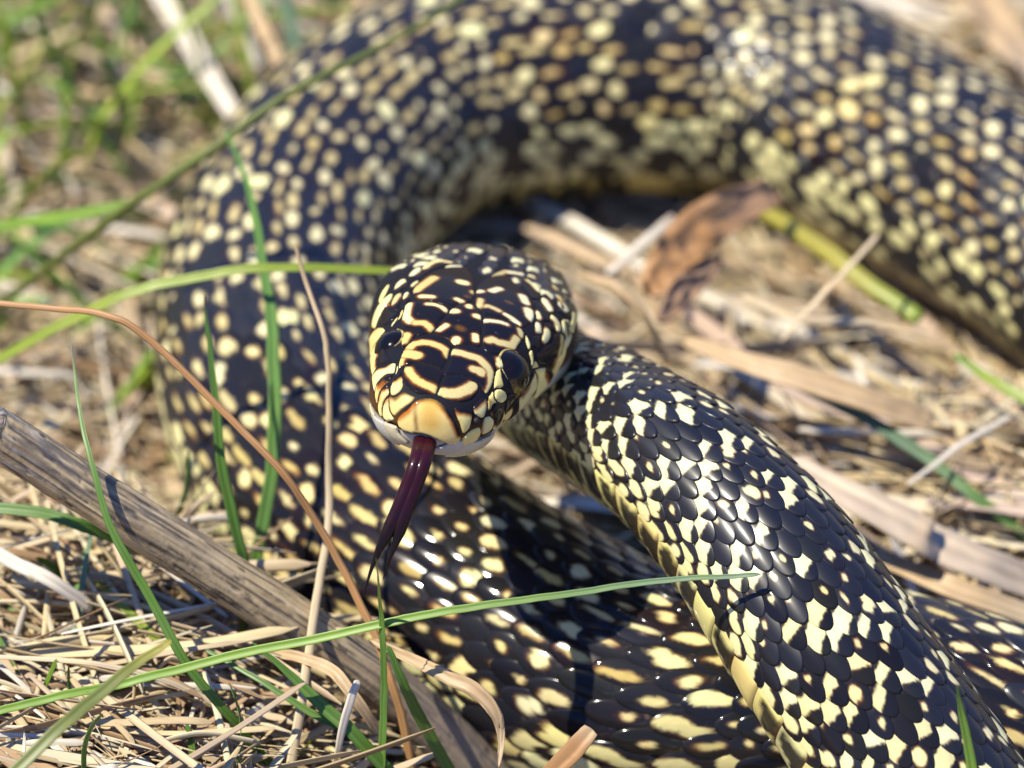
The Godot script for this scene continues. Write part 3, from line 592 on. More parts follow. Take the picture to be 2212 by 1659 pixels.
func scale_shape(kind: String, sd: int, rings: int, spokes: int) -> ArrayMesh:
	var r := RandomNumberGenerator.new()
	r.seed = sd
	var blobs := []
	var tone: Color = C.cream
	var band := []
	match kind:
		"dot":
			blobs = [[r.randf_range(-0.3, 0.3), r.randf_range(-0.5, 0.3), r.randf_range(0.16, 0.3), r.randf_range(0.14, 0.25), r.randf_range(-0.6, 0.6)]]
			tone = C.cream.lerp(C.ochre, r.randf_range(0.2, 0.9))
		"streak":
			blobs = [[r.randf_range(-0.12, 0.12), r.randf_range(-0.1, 0.25), r.randf_range(0.16, 0.34), r.randf_range(0.34, 0.68), r.randf_range(-0.2, 0.2)]]
			if r.randf() < 0.6:
				blobs.append([r.randf_range(-0.1, 0.1), r.randf_range(0.1, 0.4), r.randf_range(0.24, 0.36), r.randf_range(0.22, 0.32), 0.0])
			tone = C.cream.lerp(C.ochre * 0.9, r.randf_range(0.45, 1.15))
		"spot":
			for i in 2:
				blobs.append([r.randf_range(-0.22, 0.22), r.randf_range(-0.15, 0.25), r.randf_range(0.28, 0.52), r.randf_range(0.2, 0.42), r.randf_range(-0.9, 0.9)])
			tone = C.cream.lerp(C.ochre, r.randf_range(0.0, 0.25))
		"wide":
			var tilt := r.randf_range(-0.5, 0.2)
			blobs = [[r.randf_range(-0.25, 0.1), r.randf_range(-0.3, 0.05), r.randf_range(0.75, 1.05), r.randf_range(0.42, 0.62), tilt], [r.randf_range(-0.6, -0.2), r.randf_range(-0.1, 0.3), r.randf_range(0.4, 0.55), r.randf_range(0.35, 0.5), tilt]]
			blobs = []
			band = [r.randf_range(-0.34, 0.02), r.randf_range(0.26, 0.5), r.randf_range(-0.4, 0.15), r.randf_range(0.45, 1.5)]
			tone = C.cream.lerp(Color(0.74, 0.69, 0.36), r.randf())
		"flank":
			for i in 2:
				blobs.append([r.randf_range(-0.4, 0.4), r.randf_range(-0.3, 0.4), r.randf_range(0.36, 0.58), r.randf_range(0.34, 0.54), r.randf_range(-1.2, 1.2)])
			tone = Color(0.71, 0.66, 0.30).lerp(C.cream, r.randf() * 0.4)
	if kind == "streak" or kind == "spot":   # no two flecks alike
		var size := r.randf_range(0.68, 1.12)
		var dx := r.randf_range(-0.2, 0.2)
		var dz := r.randf_range(-0.2, 0.2)
		for b in blobs:
			b[0] += dx
			b[1] += dz
			b[2] *= size
			b[3] *= size * r.randf_range(0.85, 1.2)
	var v := PackedVector3Array()
	var c := PackedColorArray()
	var off := r.randf() * 100
	var black := Color(0.0095, 0.0098, 0.0135).lerp(Color(0.016, 0.0145, 0.0175), r.randf())
	for i in rings + 1:
		var rho := sqrt(float(i) / rings) if i < rings else 1.0
		rho = lerpf(rho, float(i) / rings, 0.6)
		for k in spokes:
			var al := TAU * k / spokes
			var ca := cos(al)
			var sa := sin(al)
			# a rounded lozenge, its blunt tip towards the tail
			var ex := 2.0 / 1.75
			var x := signf(ca) * pow(absf(ca), ex) * rho
			var z := signf(sa) * pow(absf(sa), 2.0 / 2.0) * rho
			var h := 0.13 * (1 - rho * rho) + 0.17 * (z + 0.35) - 0.128 * x * x
			if i == rings:
				h -= 0.13
			v.append(Vector3(x, h, z))
			var nx := x + wob.get_noise_3d(x * 1.2, z * 1.2, off) * 0.17
			var nz := z + wob.get_noise_3d(x * 1.2, z * 1.2, off + 40) * 0.17
			var d := 9.0
			for b in blobs:
				var ux: float = (nx - b[0]) * cos(b[4]) + (nz - b[1]) * sin(b[4])
				var uz: float = -(nx - b[0]) * sin(b[4]) + (nz - b[1]) * cos(b[4])
				d = minf(d, (sqrt(pow(ux / b[2], 2) + pow(uz / b[3], 2)) - 1.0) * minf(b[2], b[3]))
			if band:
				d = maxf(absf(nz - band[0] - band[2] * nx) - band[1], nx - band[3] + nz * 0.6)
			var edge := smooth(0.075, -0.075, d)
			var fringe := smooth(0.16, 0.02, d) * smooth(-0.3, 0.6, wob.get_noise_2d(z * 2 + off, 9) + 0.2)
			var t := tone.lerp(tone * 0.86, 0.5 + wob.get_noise_3d(x * 3, z * 3, off + 7))
			var col := black.lerp(C.rust * 0.7, fringe * (0.12 if band else 0.4)).lerp(t, edge)
			var dusty := smooth(-0.2, -0.9, z) * smooth(0.0, 0.5, wob.get_noise_3d(x * 5, z * 5, off + 20))
			col = col.lerp(Color(0.17, 0.13, 0.09), dusty * 0.5)
			if rho > 0.93:
				col = col.lerp(black, 0.5 if band else 0.55)
			c.append(col)
	var m := to_mesh(v, c, lattice(rings + 1, spokes, true, false))
	return m


func dorsal(s: float, r: int, m: int, on_front: bool) -> String:
	var side := absi(r - 11)
	var x := rng.randf()
	var w := wob.get_noise_2d(s * 0.02, 5.0) * 0.8
	if on_front:
		var ph := fposmod(m + 0.3 * side + w, 4.6)
		if side >= 10:
			return "flank" if x < 0.75 else ("wide" if x < 0.85 else "none")
		if ph < 1.8:
			return "wide" if x < 0.74 and side > 0 else ("spot" if x < 0.9 else "dot")
		return "dot" if x < 0.36 else ("wide" if x < 0.36 + 0.04 * side else "none")
	if side >= 8:
		return "flank" if x < 0.66 else ("dot" if x < 0.76 else "none")
	var ph2 := fposmod(m + 0.22 * side + w, 5.0)
	if ph2 < 2.0:
		return "spot" if x < 0.66 else ("streak" if x < 0.9 else "flank")
	return "streak" if x < (0.52 if s < 235.0 else 0.68) else ("dot" if x < 0.86 else "none")


func scales(body: Node3D) -> void:
	var kinds := {"none": 5, "dot": 9, "streak": 20, "spot": 20, "wide": 16, "flank": 14}
	var hi := {}
	var lo := {}
	var sd := 100
	for kind in kinds:
		hi[kind] = []
		lo[kind] = []
		for i in kinds[kind]:
			sd += 1
			hi[kind].append(scale_shape(kind, sd, 16, 46))
			lo[kind].append(scale_shape(kind, sd, 8, 22))
	var front_end := 155.0
	var todo := []
	var step := deg_to_rad(9.75)
	var eye := Vector3(0, 390.6, 433.4)
	var s := -7.5
	var m := 0
	var end := (sp.size() - 4) * DS
	while s < end:
		var g := girth_at(s)
		var pitch := lerpf(0.30, 0.265, smooth(235.0, 300.0, s)) * g + 0.2
		for r in 23:
			if (r + m) % 2:
				continue
			var th := (r - 11) * step
			var ss := s + rng.randf_range(-0.08, 0.08) * pitch
			if ss < -2.0 and absi(r - 11) > 6:
				continue
			var p := on_body(ss, th)
			var t := on_body(ss + 0.6, th) - on_body(ss - 0.6, th)
			var stretch := clampf(t.length() / 1.2, 0.62, 1.5)
			t = t.normalized()
			var q := on_body(ss, th + 0.02) - on_body(ss, th - 0.02)
			var n := q.cross(t)
			n = n.normalized()
			if n.dot(p - at_spine(ss, sp)) < 0:
				n = -n
			var x := n.cross(t)
			var wide := g * step * 0.74 * rng.randf_range(0.95, 1.05)
			var long := pitch * 0.72 * lerpf(1.0, stretch, 0.8) * rng.randf_range(0.96, 1.04)
			if absi(r - 11) == 11:
				wide *= 1.2
			var b := Basis(x * wide, n * rng.randf_range(0.85, 1.15) * (g / 10.0), t * long)
			var kind := dorsal(ss, r, m, ss < front_end)
			var pick := rng.randi() % int(kinds[kind])
			var view := (eye - p).normalized()
			var f := n.dot(view)
			var d := Vector3(0, -0.6157, -0.788)
			var depth := (p - eye).dot(d)
			var px := p.x / depth
			var py := (p - eye).dot(Vector3(0, 0.788, -0.6157)) / depth
			var big := f * wide * long / (depth * depth) * 1e5 if f > 0.12 and absf(px) < 0.0892 and absf(py) < 0.0669 else 0.0
			todo.append({"b": b, "p": p, "kind": kind, "pick": pick, "big": big, "near": ss < front_end, "mat": rng.randi() % 5})
		s += pitch * 0.5
		m += 1
	var order := todo.duplicate()
	order.sort_custom(func(a, b): return a.big > b.big)
	for i in 300:
		order[i].single = true
	var v := PackedVector3Array()
	var nn := PackedVector3Array()
	var c := PackedColorArray()
	var ix := PackedInt32Array()
	for q in todo:
		var mesh: ArrayMesh = (hi if q.near else lo)[q.kind][q.pick]
		if q.has("single"):
			var o := put("scale", mesh, scale_mats[q.mat], body)
			o.transform = Transform3D(q.b, q.p * 0.001)
			continue
		var arr := mesh.surface_get_arrays(0)
		var first := v.size()
		v.append_array(Transform3D(q.b, q.p * 0.001) * (arr[Mesh.ARRAY_VERTEX] as PackedVector3Array))
		var bt: Basis = q.b.inverse().transposed()
		var ns: PackedVector3Array = Transform3D(bt, Vector3.ZERO) * (arr[Mesh.ARRAY_NORMAL] as PackedVector3Array)
		for k in ns.size():
			ns[k] = ns[k].normalized()
		nn.append_array(ns)
		c.append_array(arr[Mesh.ARRAY_COLOR])
		var src: PackedInt32Array = arr[Mesh.ARRAY_INDEX]
		var at := ix.size()
		ix.resize(at + src.size())
		for k in src.size():
			ix[at + k] = src[k] + first
	var big_arr := []
	big_arr.resize(Mesh.ARRAY_MAX)
	big_arr[Mesh.ARRAY_VERTEX] = v
	big_arr[Mesh.ARRAY_NORMAL] = nn
	big_arr[Mesh.ARRAY_COLOR] = c
	big_arr[Mesh.ARRAY_INDEX] = ix
	var am := ArrayMesh.new()
	am.add_surface_from_arrays(Mesh.PRIMITIVE_TRIANGLES, big_arr)
	var far := paint(0.42, 0.3, 0.2)
	far.metallic_specular = 0.34
	tag(put("small_scales", am, far, body), "", "", "", "stuff")


func belly(body: Node3D) -> void:
	var s := 3.0
	var k := 0
	var end := (sp.size() - 6) * DS
	var v2 := PackedVector3Array()
	var c2 := PackedColorArray()
	var i2 := PackedInt32Array()
	while s < end:
		var g := girth_at(s)
		var pitch := 0.385 * g + 0.25
		var near := s < 155.0
		var cols := 49 if near else 25
		var rows := 10
		var v := PackedVector3Array()
		var c := PackedColorArray()
		var mark := 1.0 if rng.randf() < 0.75 else 0.0
		var off := rng.randf() * 50
		for i in rows:
			var f := float(i) / (rows - 1)
			for j in cols:
				var u := float(j) / (cols - 1) * 2 - 1
				var bow := 0.25 * pitch * u * u
				var lift := 0.06 + 0.26 * f - (0.16 if i == rows - 1 or j == 0 or j == cols - 1 else 0.0)
				v.append(on_body(s + pitch * 1.3 * f - bow, PI + u * deg_to_rad(71), lift))
				var a := absf(u)
				var n := wob.get_noise_3d(u * 3, f * 2, off)
				var blotch := smooth(0.56, 0.62, a + n * 0.3) * smooth(0.97, 0.90, a + n * 0.1) * smooth(0.52, 0.60, f + n * 0.25 + 0.25 * a) * mark
				var col := Color(0.68, 0.62, 0.26).lerp(Color(0.72, 0.68, 0.40), smooth(0.7, 0.2, a))
				col = col.lerp(col * 0.8, clampf(n, 0, 1))
				c.append(col.lerp(C.dark, blotch * 0.96).lerp(C.brown, smooth(0.9, 1.0, f) * 0.6))
		var ix := lattice(rows, cols, false, false)
		if near and k < 60:
			put("belly_scale", to_mesh(v, c, ix), scale_mats[k % 5], body)
		else:
			var first := v2.size()
			v2.append_array(v)
			c2.append_array(c)
			for q in ix:
				i2.append(q + first)
		s += pitch
		k += 1
	tag(put("far_belly_scales", to_mesh(v2, c2, i2), scale_mats[0], body), "", "", "", "stuff")


func seg_far(p: Vector3, a: Vector3, b: Vector3) -> float:
	var d := b - a
	var t := clampf((p - a).dot(d) / maxf(d.length_squared(), 1e-9), 0, 1)
	return p.distance_to(a + d * t)


func head_plates(body: Node3D) -> void:
	for q in plates:
		var o := v3s(q[2], 0.01)
		make_plate(body, q[0], q[1], o, q[3], 0.13)
	# the pale lip scales of the lower jaw
	for side in [-1.0, 1.0]:
		var zc := [29.6, 28.6, 27.0, 24.6, 21.6, 18.2, 14.5, 10.5]
		for i in zc.size() - 1:
			var o := PackedVector3Array()
			for e in [[zc[i], 0.3], [lerpf(zc[i], zc[i + 1], 0.5), 0.28], [zc[i + 1], 0.3], [zc[i + 1] - 0.25, 1.3], [zc[i + 1] - 0.3, 2.3], [lerpf(zc[i], zc[i + 1], 0.5), 2.5], [zc[i] - 0.1, 2.2], [zc[i] - 0.05, 1.2]]:
				var z: float = e[0]
				var sc := sec(z)
				var y: float = lip_at(Vector3(side * sc.x, 0, z)) - e[1]
				y *= clampf(sc.z / 4.0, 0.72, 1.0)
				var x := sc.x * pow(maxf(1.0 - pow(absf(y) / sc.z, sc.w), 0.0), 1.0 / sc.w)
				o.append(Vector3(side * maxf(x, 0.15), y, z))
			make_plate(body, "lower_lip_plate", "white" if i < 4 else "jaw", o, [], 0.05, lerpf(0.7, 0.0, smooth(20, 26, zc[i + 1])))


func make_plate(body: Node3D, called: String, base: String, o: PackedVector3Array, marks: Array, tall: float, sink := 0.0) -> void:
	var mid := Vector3.ZERO
	var nrm := Vector3.ZERO
	for i in o.size():
		mid += o[i] / o.size()
	for i in o.size():
		nrm += (o[i] - mid).cross(o[(i + 1) % o.size()] - mid)
	var out := head_normal(onto_head(mid))
	nrm = nrm.normalized()
	if nrm.dot(out) < 0:
		nrm = -nrm
	nrm = (nrm + out).normalized()
	var e1 := nrm.cross(Vector3(0.13, 0.3, 0.9)).normalized()
	var e2 := nrm.cross(e1)
	var rim := PackedVector2Array()
	var rim3 := PackedVector3Array()
	var lim := 0.0
	for i in o.size():
		lim += o[i].distance_to(o[(i + 1) % o.size()])
	var count := clampi(int(lim / 0.17), 24, 150)
	for i in count:
		var p := catmull(o, true, float(i) / count * o.size())
		rim3.append(p)
		rim.append(Vector2((p - mid).dot(e1), (p - mid).dot(e2)))
	var grown := Geometry2D.offset_polygon(rim, -0.028)
	if grown.size() > 0:
		rim = grown[0]
		for x in grown:
			if x.size() > rim.size():
				rim = x
	count = rim.size()
	var pts := rim.duplicate()
	var dist := PackedFloat32Array()
	dist.resize(count)
	var lo := Vector2(1e9, 1e9)
	var hi := -lo
	for p in rim:
		lo = lo.min(p)
		hi = hi.max(p)
	var stp := 0.145
	var gy := lo.y
	var odd := 0.0
	while gy < hi.y:
		var gx := lo.x + odd
		while gx < hi.x:
			var p := Vector2(gx, gy)
			if Geometry2D.is_point_in_polygon(p, rim):
				var d := 9.0
				for i in count:
					d = minf(d, p.distance_squared_to(Geometry2D.get_closest_point_to_segment(p, rim[i], rim[(i + 1) % count])))
				d = sqrt(d)
				if d > 0.06:
					pts.append(p)
					dist.append(d)
			gx += stp
		gy += stp * 0.87
		odd = stp * 0.5 - odd
	var tri := Geometry2D.triangulate_delaunay(pts)
	var ix := PackedInt32Array()
	for k in range(0, tri.size(), 3):
		var a := tri[k]
		var b := tri[k + 1]
		var d := tri[k + 2]
		var cen := (pts[a] + pts[b] + pts[d]) / 3.0
		if a < count and b < count and d < count and not Geometry2D.is_point_in_polygon(cen, rim):
			continue
		var area := (pts[b] - pts[a]).cross(pts[d] - pts[a])
		if absf(area) < 1e-7:
			continue
		# e1, e2, nrm are right-handed, so a counterclockwise triangle faces out; Godot wants it clockwise
		if area > 0:
			ix.append_array([a, d, b])
		else:
			ix.append_array([a, b, d])
	var strokes := []
	for m in marks:
		var line := v3s(m[2], 0.01)
		strokes.append([C[m[0]], m[1] * (1.18 if base == "dark" else (2.1 if m[0] == "dark" else 1.4)), line, m[0]])
	var v := PackedVector3Array()
	var c := PackedColorArray()
	for i in pts.size():
		var p := mid + e1 * pts[i].x + e2 * pts[i].y
		# lift the flat point back to the head's surface
		p = onto_head(p)
		var n := head_normal(p)
		var h := -0.10 if i < count else tall * (1.0 - exp(-dist[i] / 0.10)) + 0.03 * minf(dist[i], 1.0)
		h -= sink
		v.append(from_head(p + n * h))
		var col: Color = C[base]
		var g := wob.get_noise_3d(p.x * 2.2, p.y * 2.2, p.z * 2.2)
		var g2 := wob.get_noise_3d(p.x * 9, p.y * 9, p.z * 9)
		col = col * (1.0 + 0.1 * g + 0.06 * g2)
		for s in strokes:
			var line: PackedVector3Array = s[2]
			var d := 99.0
			for k in line.size() - 1:
				d = minf(d, seg_far(p, line[k], line[k + 1]))
			d -= s[1] + g * 0.07 + g2 * 0.03
			var soft: float = 0.10
			if base == "dark" and s[3] != "brown":
				col = col.lerp(C.rust * 0.55, smooth(0.34, 0.02, d) * 0.85)
			elif s[3] == "dark":
				col = col.lerp(C.rust, smooth(0.34, 0.05, d) * 0.85)
			elif s[3] == "amber":
				soft = 0.7
			elif s[3] == "ochre" or s[3] == "rust" or s[3] == "brown":
				soft = 0.3
			var tone: Color = s[0]
			col = col.lerp(tone * (1.0 + 0.12 * g2), smooth(soft, -soft, d) * (0.75 if s[3] == "amber" else 1.0))
		var dust := wob.get_noise_3d(p.x * 7.0 + 30, p.y * 7.0, p.z * 7.0) + 0.35 * wob.get_noise_3d(p.x * 1.1, p.y, p.z * 1.1 + 60)
		col = col.lerp(Color(0.30, 0.22, 0.14), smooth(0.62, 0.85, dust) * 0.55)
		if i < count:
			col = col.lerp(C.brown * 0.5, 0.5)
		c.append(Color(maxf(col.r, 0.003), maxf(col.g, 0.003), maxf(col.b, 0.003)))
	put(called, to_mesh(v, c, ix), head_mats[taken.get(called, 0) % 3], body)


func eyes(root: Node3D) -> void:
	for name_ in ["left", "right"]:
		var d := v3s(left_eye if name_ == "left" else right_eye, 0.01)
		var n := Vector3(signf(d[0].x) * 0.90, 0.36, 0.22).normalized()
		var rad := 2.4 if name_ == "right" else 2.1
		var o := d[0] - d[1].normalized() * 1.5 + Vector3(0.2, -0.1, 0) if d[0].x > 0 else Vector3(-5.05, 2.42, 20.7)
		var a := n.cross(Vector3.UP).normalized()
		var b := a.cross(n)
		var v := PackedVector3Array()
		var c := PackedColorArray()
		for i in 40:
			var ph := PI * i / 39.0
			for k in 64:
				var th := TAU * k / 64.0
				var dir := n * cos(ph) + (a * cos(th) + b * sin(th)) * sin(ph)
				v.append(from_head(o + dir * rad))
				var iris := smooth(0.62, 0.72, ph) * smooth(1.5, 1.25, ph)
				var fleck := 0.5 + 0.5 * wob.get_noise_3d(cos(th) * 9, sin(th) * 9, ph * 14)
				var low := smooth(0.1, -0.8, sin(th))
				c.append(Color(0.004, 0.004, 0.005).lerp(Color(0.50, 0.34, 0.10) * (0.2 + 1.1 * fleck), iris * (0.01 + 0.9 * low * fleck)))
		var em := paint(0.2, 0.55, 0.02)
		em.metallic_specular = 0.1
		put("eye", to_mesh(v, c, lattice(40, 64, true, false)), em, root)
		# the rim of scales that holds the eye
		var rv := PackedVector3Array()
		var rc := PackedColorArray()
		for k in 73:
			var th := TAU * k / 72.0
			var q := onto_head(o + (a * cos(th) + b * sin(th)) * rad + n * 0.8)
			var ring_mid := o + (q - o).normalized() * (rad + 0.02)
			var outw := (a * cos(th) + b * sin(th))
			for j in 10:
				var al := TAU * j / 10.0
				rv.append(from_head(ring_mid + outw * cos(al) * 0.12 + n * sin(al) * 0.14))
				rc.append(C.dark.lerp(C.ochre, smooth(-0.6, 0.1, wob.get_noise_2d(th * 2.2, d[0].x)) * 0.75))
		put("eye_rim", to_mesh(rv, rc, lattice(73, 10, true, false)), scale_mats[0], root)
	var q := v3s(nostril, 0.01)
	var sm := SphereMesh.new()
	sm.radius = 0.00034
	sm.height = 0.00068
	var nm := StandardMaterial3D.new()
	nm.albedo_color = Color(0.006, 0.004, 0.004).linear_to_srgb()
	nm.roughness = 0.7
	var ns := put("nostril", sm, nm, root)
	ns.position = from_head(q[0] + q[1] * 0.02) * 0.001


func tongue(root: Node3D) -> void:
	var v := PackedVector3Array()
	var c := PackedColorArray()
	var ix := PackedInt32Array()
	for line in [tongue_left, tongue_right]:
		var p := v3s(line, 0.01)
		var first := v.size()
		var rows := 60
		for i in rows:
			var t := float(i) / (rows - 1) * (p.size() - 1)
			var o := catmull(p, false, t)
			var d := (catmull(p, false, minf(t + 0.05, p.size() - 1.0)) - catmull(p, false, maxf(t - 0.05, 0))).normalized()
			var x := d.cross(Vector3(0, 0.6, 0.8)).normalized()
			var y := x.cross(d)
			var f := float(i) / (rows - 1)
			var r := knots(f, [0.0, 0.2, 0.42, 0.55, 0.66, 0.8, 1.0], [0.80, 0.74, 0.70, 0.62, 0.40, 0.22, 0.03])
			for k in 16:
				var al := TAU * k / 16.0
				v.append(o + x * cos(al) * r + y * sin(al) * r * 0.72)
				c.append(Color(0.028, 0.005, 0.010).lerp(Color(0.008, 0.004, 0.006), smooth(0.1, 0.75, f)))
		for q in lattice(rows, 16, true, true):
			ix.append(q + first)
	var wet := paint(0.4, 0.3, 0.12)
	wet.metallic_specular = 0.2
	put("tongue", to_mesh(v, c, ix), wet, root)


# ---------------------------------------------------------------- the place
func land(x: float, z: float) -> float:   # height of the litter's floor
	var y := 2.0 + 2.2 * wob.get_noise_2d(x * 0.05, z * 0.05) + 1.0 * wob.get_noise_2d(x * 0.2 + 50, z * 0.2)
	y += 22.0 * smooth(-10, -30, x) * smooth(-40, -6, z) * smooth(-8, 6, z + 0.9 * (-x - 20))
	y += 12.0 * exp(-pow((x - 52) / 26.0, 2) - pow((z + 30) / 15.0, 2))
	y += 5.0 * exp(-pow((x - 22) / 22.0, 2) - pow((z + 48) / 16.0, 2))
	return y


func ground() -> void:
	var n := 221
	var v := PackedVector3Array()
	var c := PackedColorArray()
	for i in n:
		var w := float(i) / (n - 1) * 2 - 1
		for k in n:
			var u := float(k) / (n - 1) * 2 - 1
			var x := 130.0 * u + 5000.0 * pow(u, 9)
			var z := -60.0 + 150.0 * w + 5000.0 * pow(w, 9)
			v.append(Vector3(x, land(x, z), z))
			var t := 0.5 + 0.5 * wob.get_noise_2d(x * 0.13, z * 0.13)
			c.append(Color(0.16, 0.09, 0.05).lerp(Color(0.38, 0.27, 0.16), t))
	var m := paint(0.95)
	m.normal_enabled = true
	m.normal_texture = grain(0.02, 4, 6.0)
	m.uv1_triplanar = true
	m.uv1_scale = Vector3.ONE * 25.0
	var g := put("ground", to_mesh(v, c, lattice(n, n, false, false)), m)
	tag(g, "brown soil under the matted dry grass", "", "", "structure")
	# where the snake lies: the lowest height of its underside over each 2 mm cell
	for i in range(0, sp.size(), 3):
		var r := sg[i] * 0.96
		var low := sp[i].y - r * 0.9
		var reach := int(r / 2.0) + 1
		for a in range(-reach, reach + 1):
			for b in range(-reach, reach + 1):
				if a * a + b * b <= (r / 2.0) * (r / 2.0):
					var key := Vector2i(int(round(sp[i].x / 2.0)) + a, int(round(sp[i].z / 2.0)) + b)
					floor_under[key] = minf(floor_under.get(key, 1e9), low)


func blocked(p: Vector3) -> bool:
	return p.y > floor_under.get(Vector2i(int(round(p.x / 2.0)), int(round(p.z / 2.0))), 1e9)


var hues := {
	"olive": Color(0.16, 0.19, 0.035), "bright": Color(0.20, 0.34, 0.03), "yellowgreen": Color(0.27, 0.35, 0.03), "mid": Color(0.14, 0.28, 0.05), "green": Color(0.10, 0.21, 0.025), "greygreen": Color(0.15, 0.24, 0.13),
	"bluegreen": Color(0.04, 0.12, 0.055), "yellow": Color(0.42, 0.37, 0.06), "orange": Color(0.5, 0.2, 0.03), "purple": Color(0.06, 0.02, 0.03), "rust": Color(0.42, 0.22, 0.08), "tan": Color(0.52, 0.36, 0.19), "pale": Color(0.62, 0.49, 0.30),
	"white": Color(0.68, 0.60, 0.47), "pink": Color(0.56, 0.44, 0.31), "brown": Color(0.33, 0.20, 0.11), "dark": Color(0.07, 0.06, 0.055),
}


func blade_mesh(p: PackedVector3Array, w: Array, hue: Color, tip: Color, round_: float, sd: int, ridge := 0.0) -> ArrayMesh:
	var len := 0.0
	for i in p.size() - 1:
		len += p[i].distance_to(p[i + 1])
	var rows := clampi(int(len / 0.7), 24, 110)
	var cols := 16
	var v := PackedVector3Array()
	var c := PackedColorArray()
	var side := Vector3.ZERO
	var lean := Vector3(sin(sd * 1.7) * 0.5, 0.75, 0.55).normalized()
	var o := float(sd) * 3.7
	var b_plain := round_ > 0.7 or ridge > 0.6
	for i in rows:
		var f := float(i) / (rows - 1)
		var t := f * (p.size() - 1)
		var q := catmull(p, false, t) + Vector3(wob.get_noise_2d(f * len * 0.06, o + 11), wob.get_noise_2d(f * len * 0.06, o + 31), 0) * 0.35
		var d := (catmull(p, false, minf(t + 0.04, p.size() - 1.0)) - catmull(p, false, maxf(t - 0.04, 0))).normalized()
		var x := d.cross(lean).normalized()
		if side != Vector3.ZERO:
			x = (x * 0.5 + side * 0.5)
			x = (x - d * x.dot(d)).normalized()
		side = x
		var y := x.cross(d)
		var r := knots(f, [0.0, 0.5, 1.0], w) * 0.5 * (1.0 + 0.06 * wob.get_noise_2d(f * len * 0.3, o))
		r *= smooth(-0.01, 0.02, f) * smooth(1.004, 0.985, f) * 0.9 + 0.1
		for k in cols:
			var al := TAU * k / cols
			var cx := cos(al)
			var sy := sin(al)
			var fold := absf(cx) * 0.35 * (1 - round_)
			var n := wob.get_noise_2d(f * len * 0.35, o + k * 7)
			var crumple := ridge * wob.get_noise_3d(f * len * 0.35, cx * 1.5, o)
			v.append(q + x * cx * r + y * (sy * r * lerpf(0.16, 0.9, round_) + fold * r + crumple))
			var vein := 0.84 + 0.20 * cos(k * 2.4 + sd) + 0.16 * n
			var age := smooth(0.15, 0.6, wob.get_noise_2d(f * len * 0.12, o + 60)) * 0.3
			var col := hue.lerp(tip, smooth(0.55, 1.0, f) if tip != hues.purple and tip != hues.orange else smooth(0.88, 0.97, f))
			var scar := smooth(0.45, 0.62, wob.get_noise_3d(f * len * 0.45, cx * 1.8, o + 90)) * (0.0 if b_plain else 0.5)
			c.append((col * vein).lerp(hue * Color(1.25, 1.1, 0.8), age).lerp(Color(0.22, 0.13, 0.05), scar))
	return to_mesh(v, c, lattice(rows, cols, true, false))


func plants() -> void:
	var fresh := paint(0.5, 0.1, 0.3, 0.5)
	var dry := paint(0.62, 0.12, 0.4, 0.25)
	var k := 0
	for b in blades:
		k += 1
		var hue: PackedStringArray = b[4].split(" ")
		var w: Array = b[5]
		var is_dry: bool = b[3] != "green grass blades around the snake"
		var round_ := 0.75 if b[2] in ["dry stem", "grass stem", "stick"] else (0.45 if b[2] == "straw" else 0.12)
		var ridge := 0.0
		if b[2] in ["dead leaf", "dry leaf"]:
			ridge = 1.5 if b[2] == "dead leaf" else 0.4
			round_ = 0.05
		elif b[2] == "dead grass blade":
			ridge = 0.25
		var o := put(b[0], blade_mesh(v3s(b[6], 0.1), w, hues[hue[0]], hues[hue[1]], round_, k, ridge), dry if is_dry else fresh)
		tag(o, b[1], b[2], b[3])


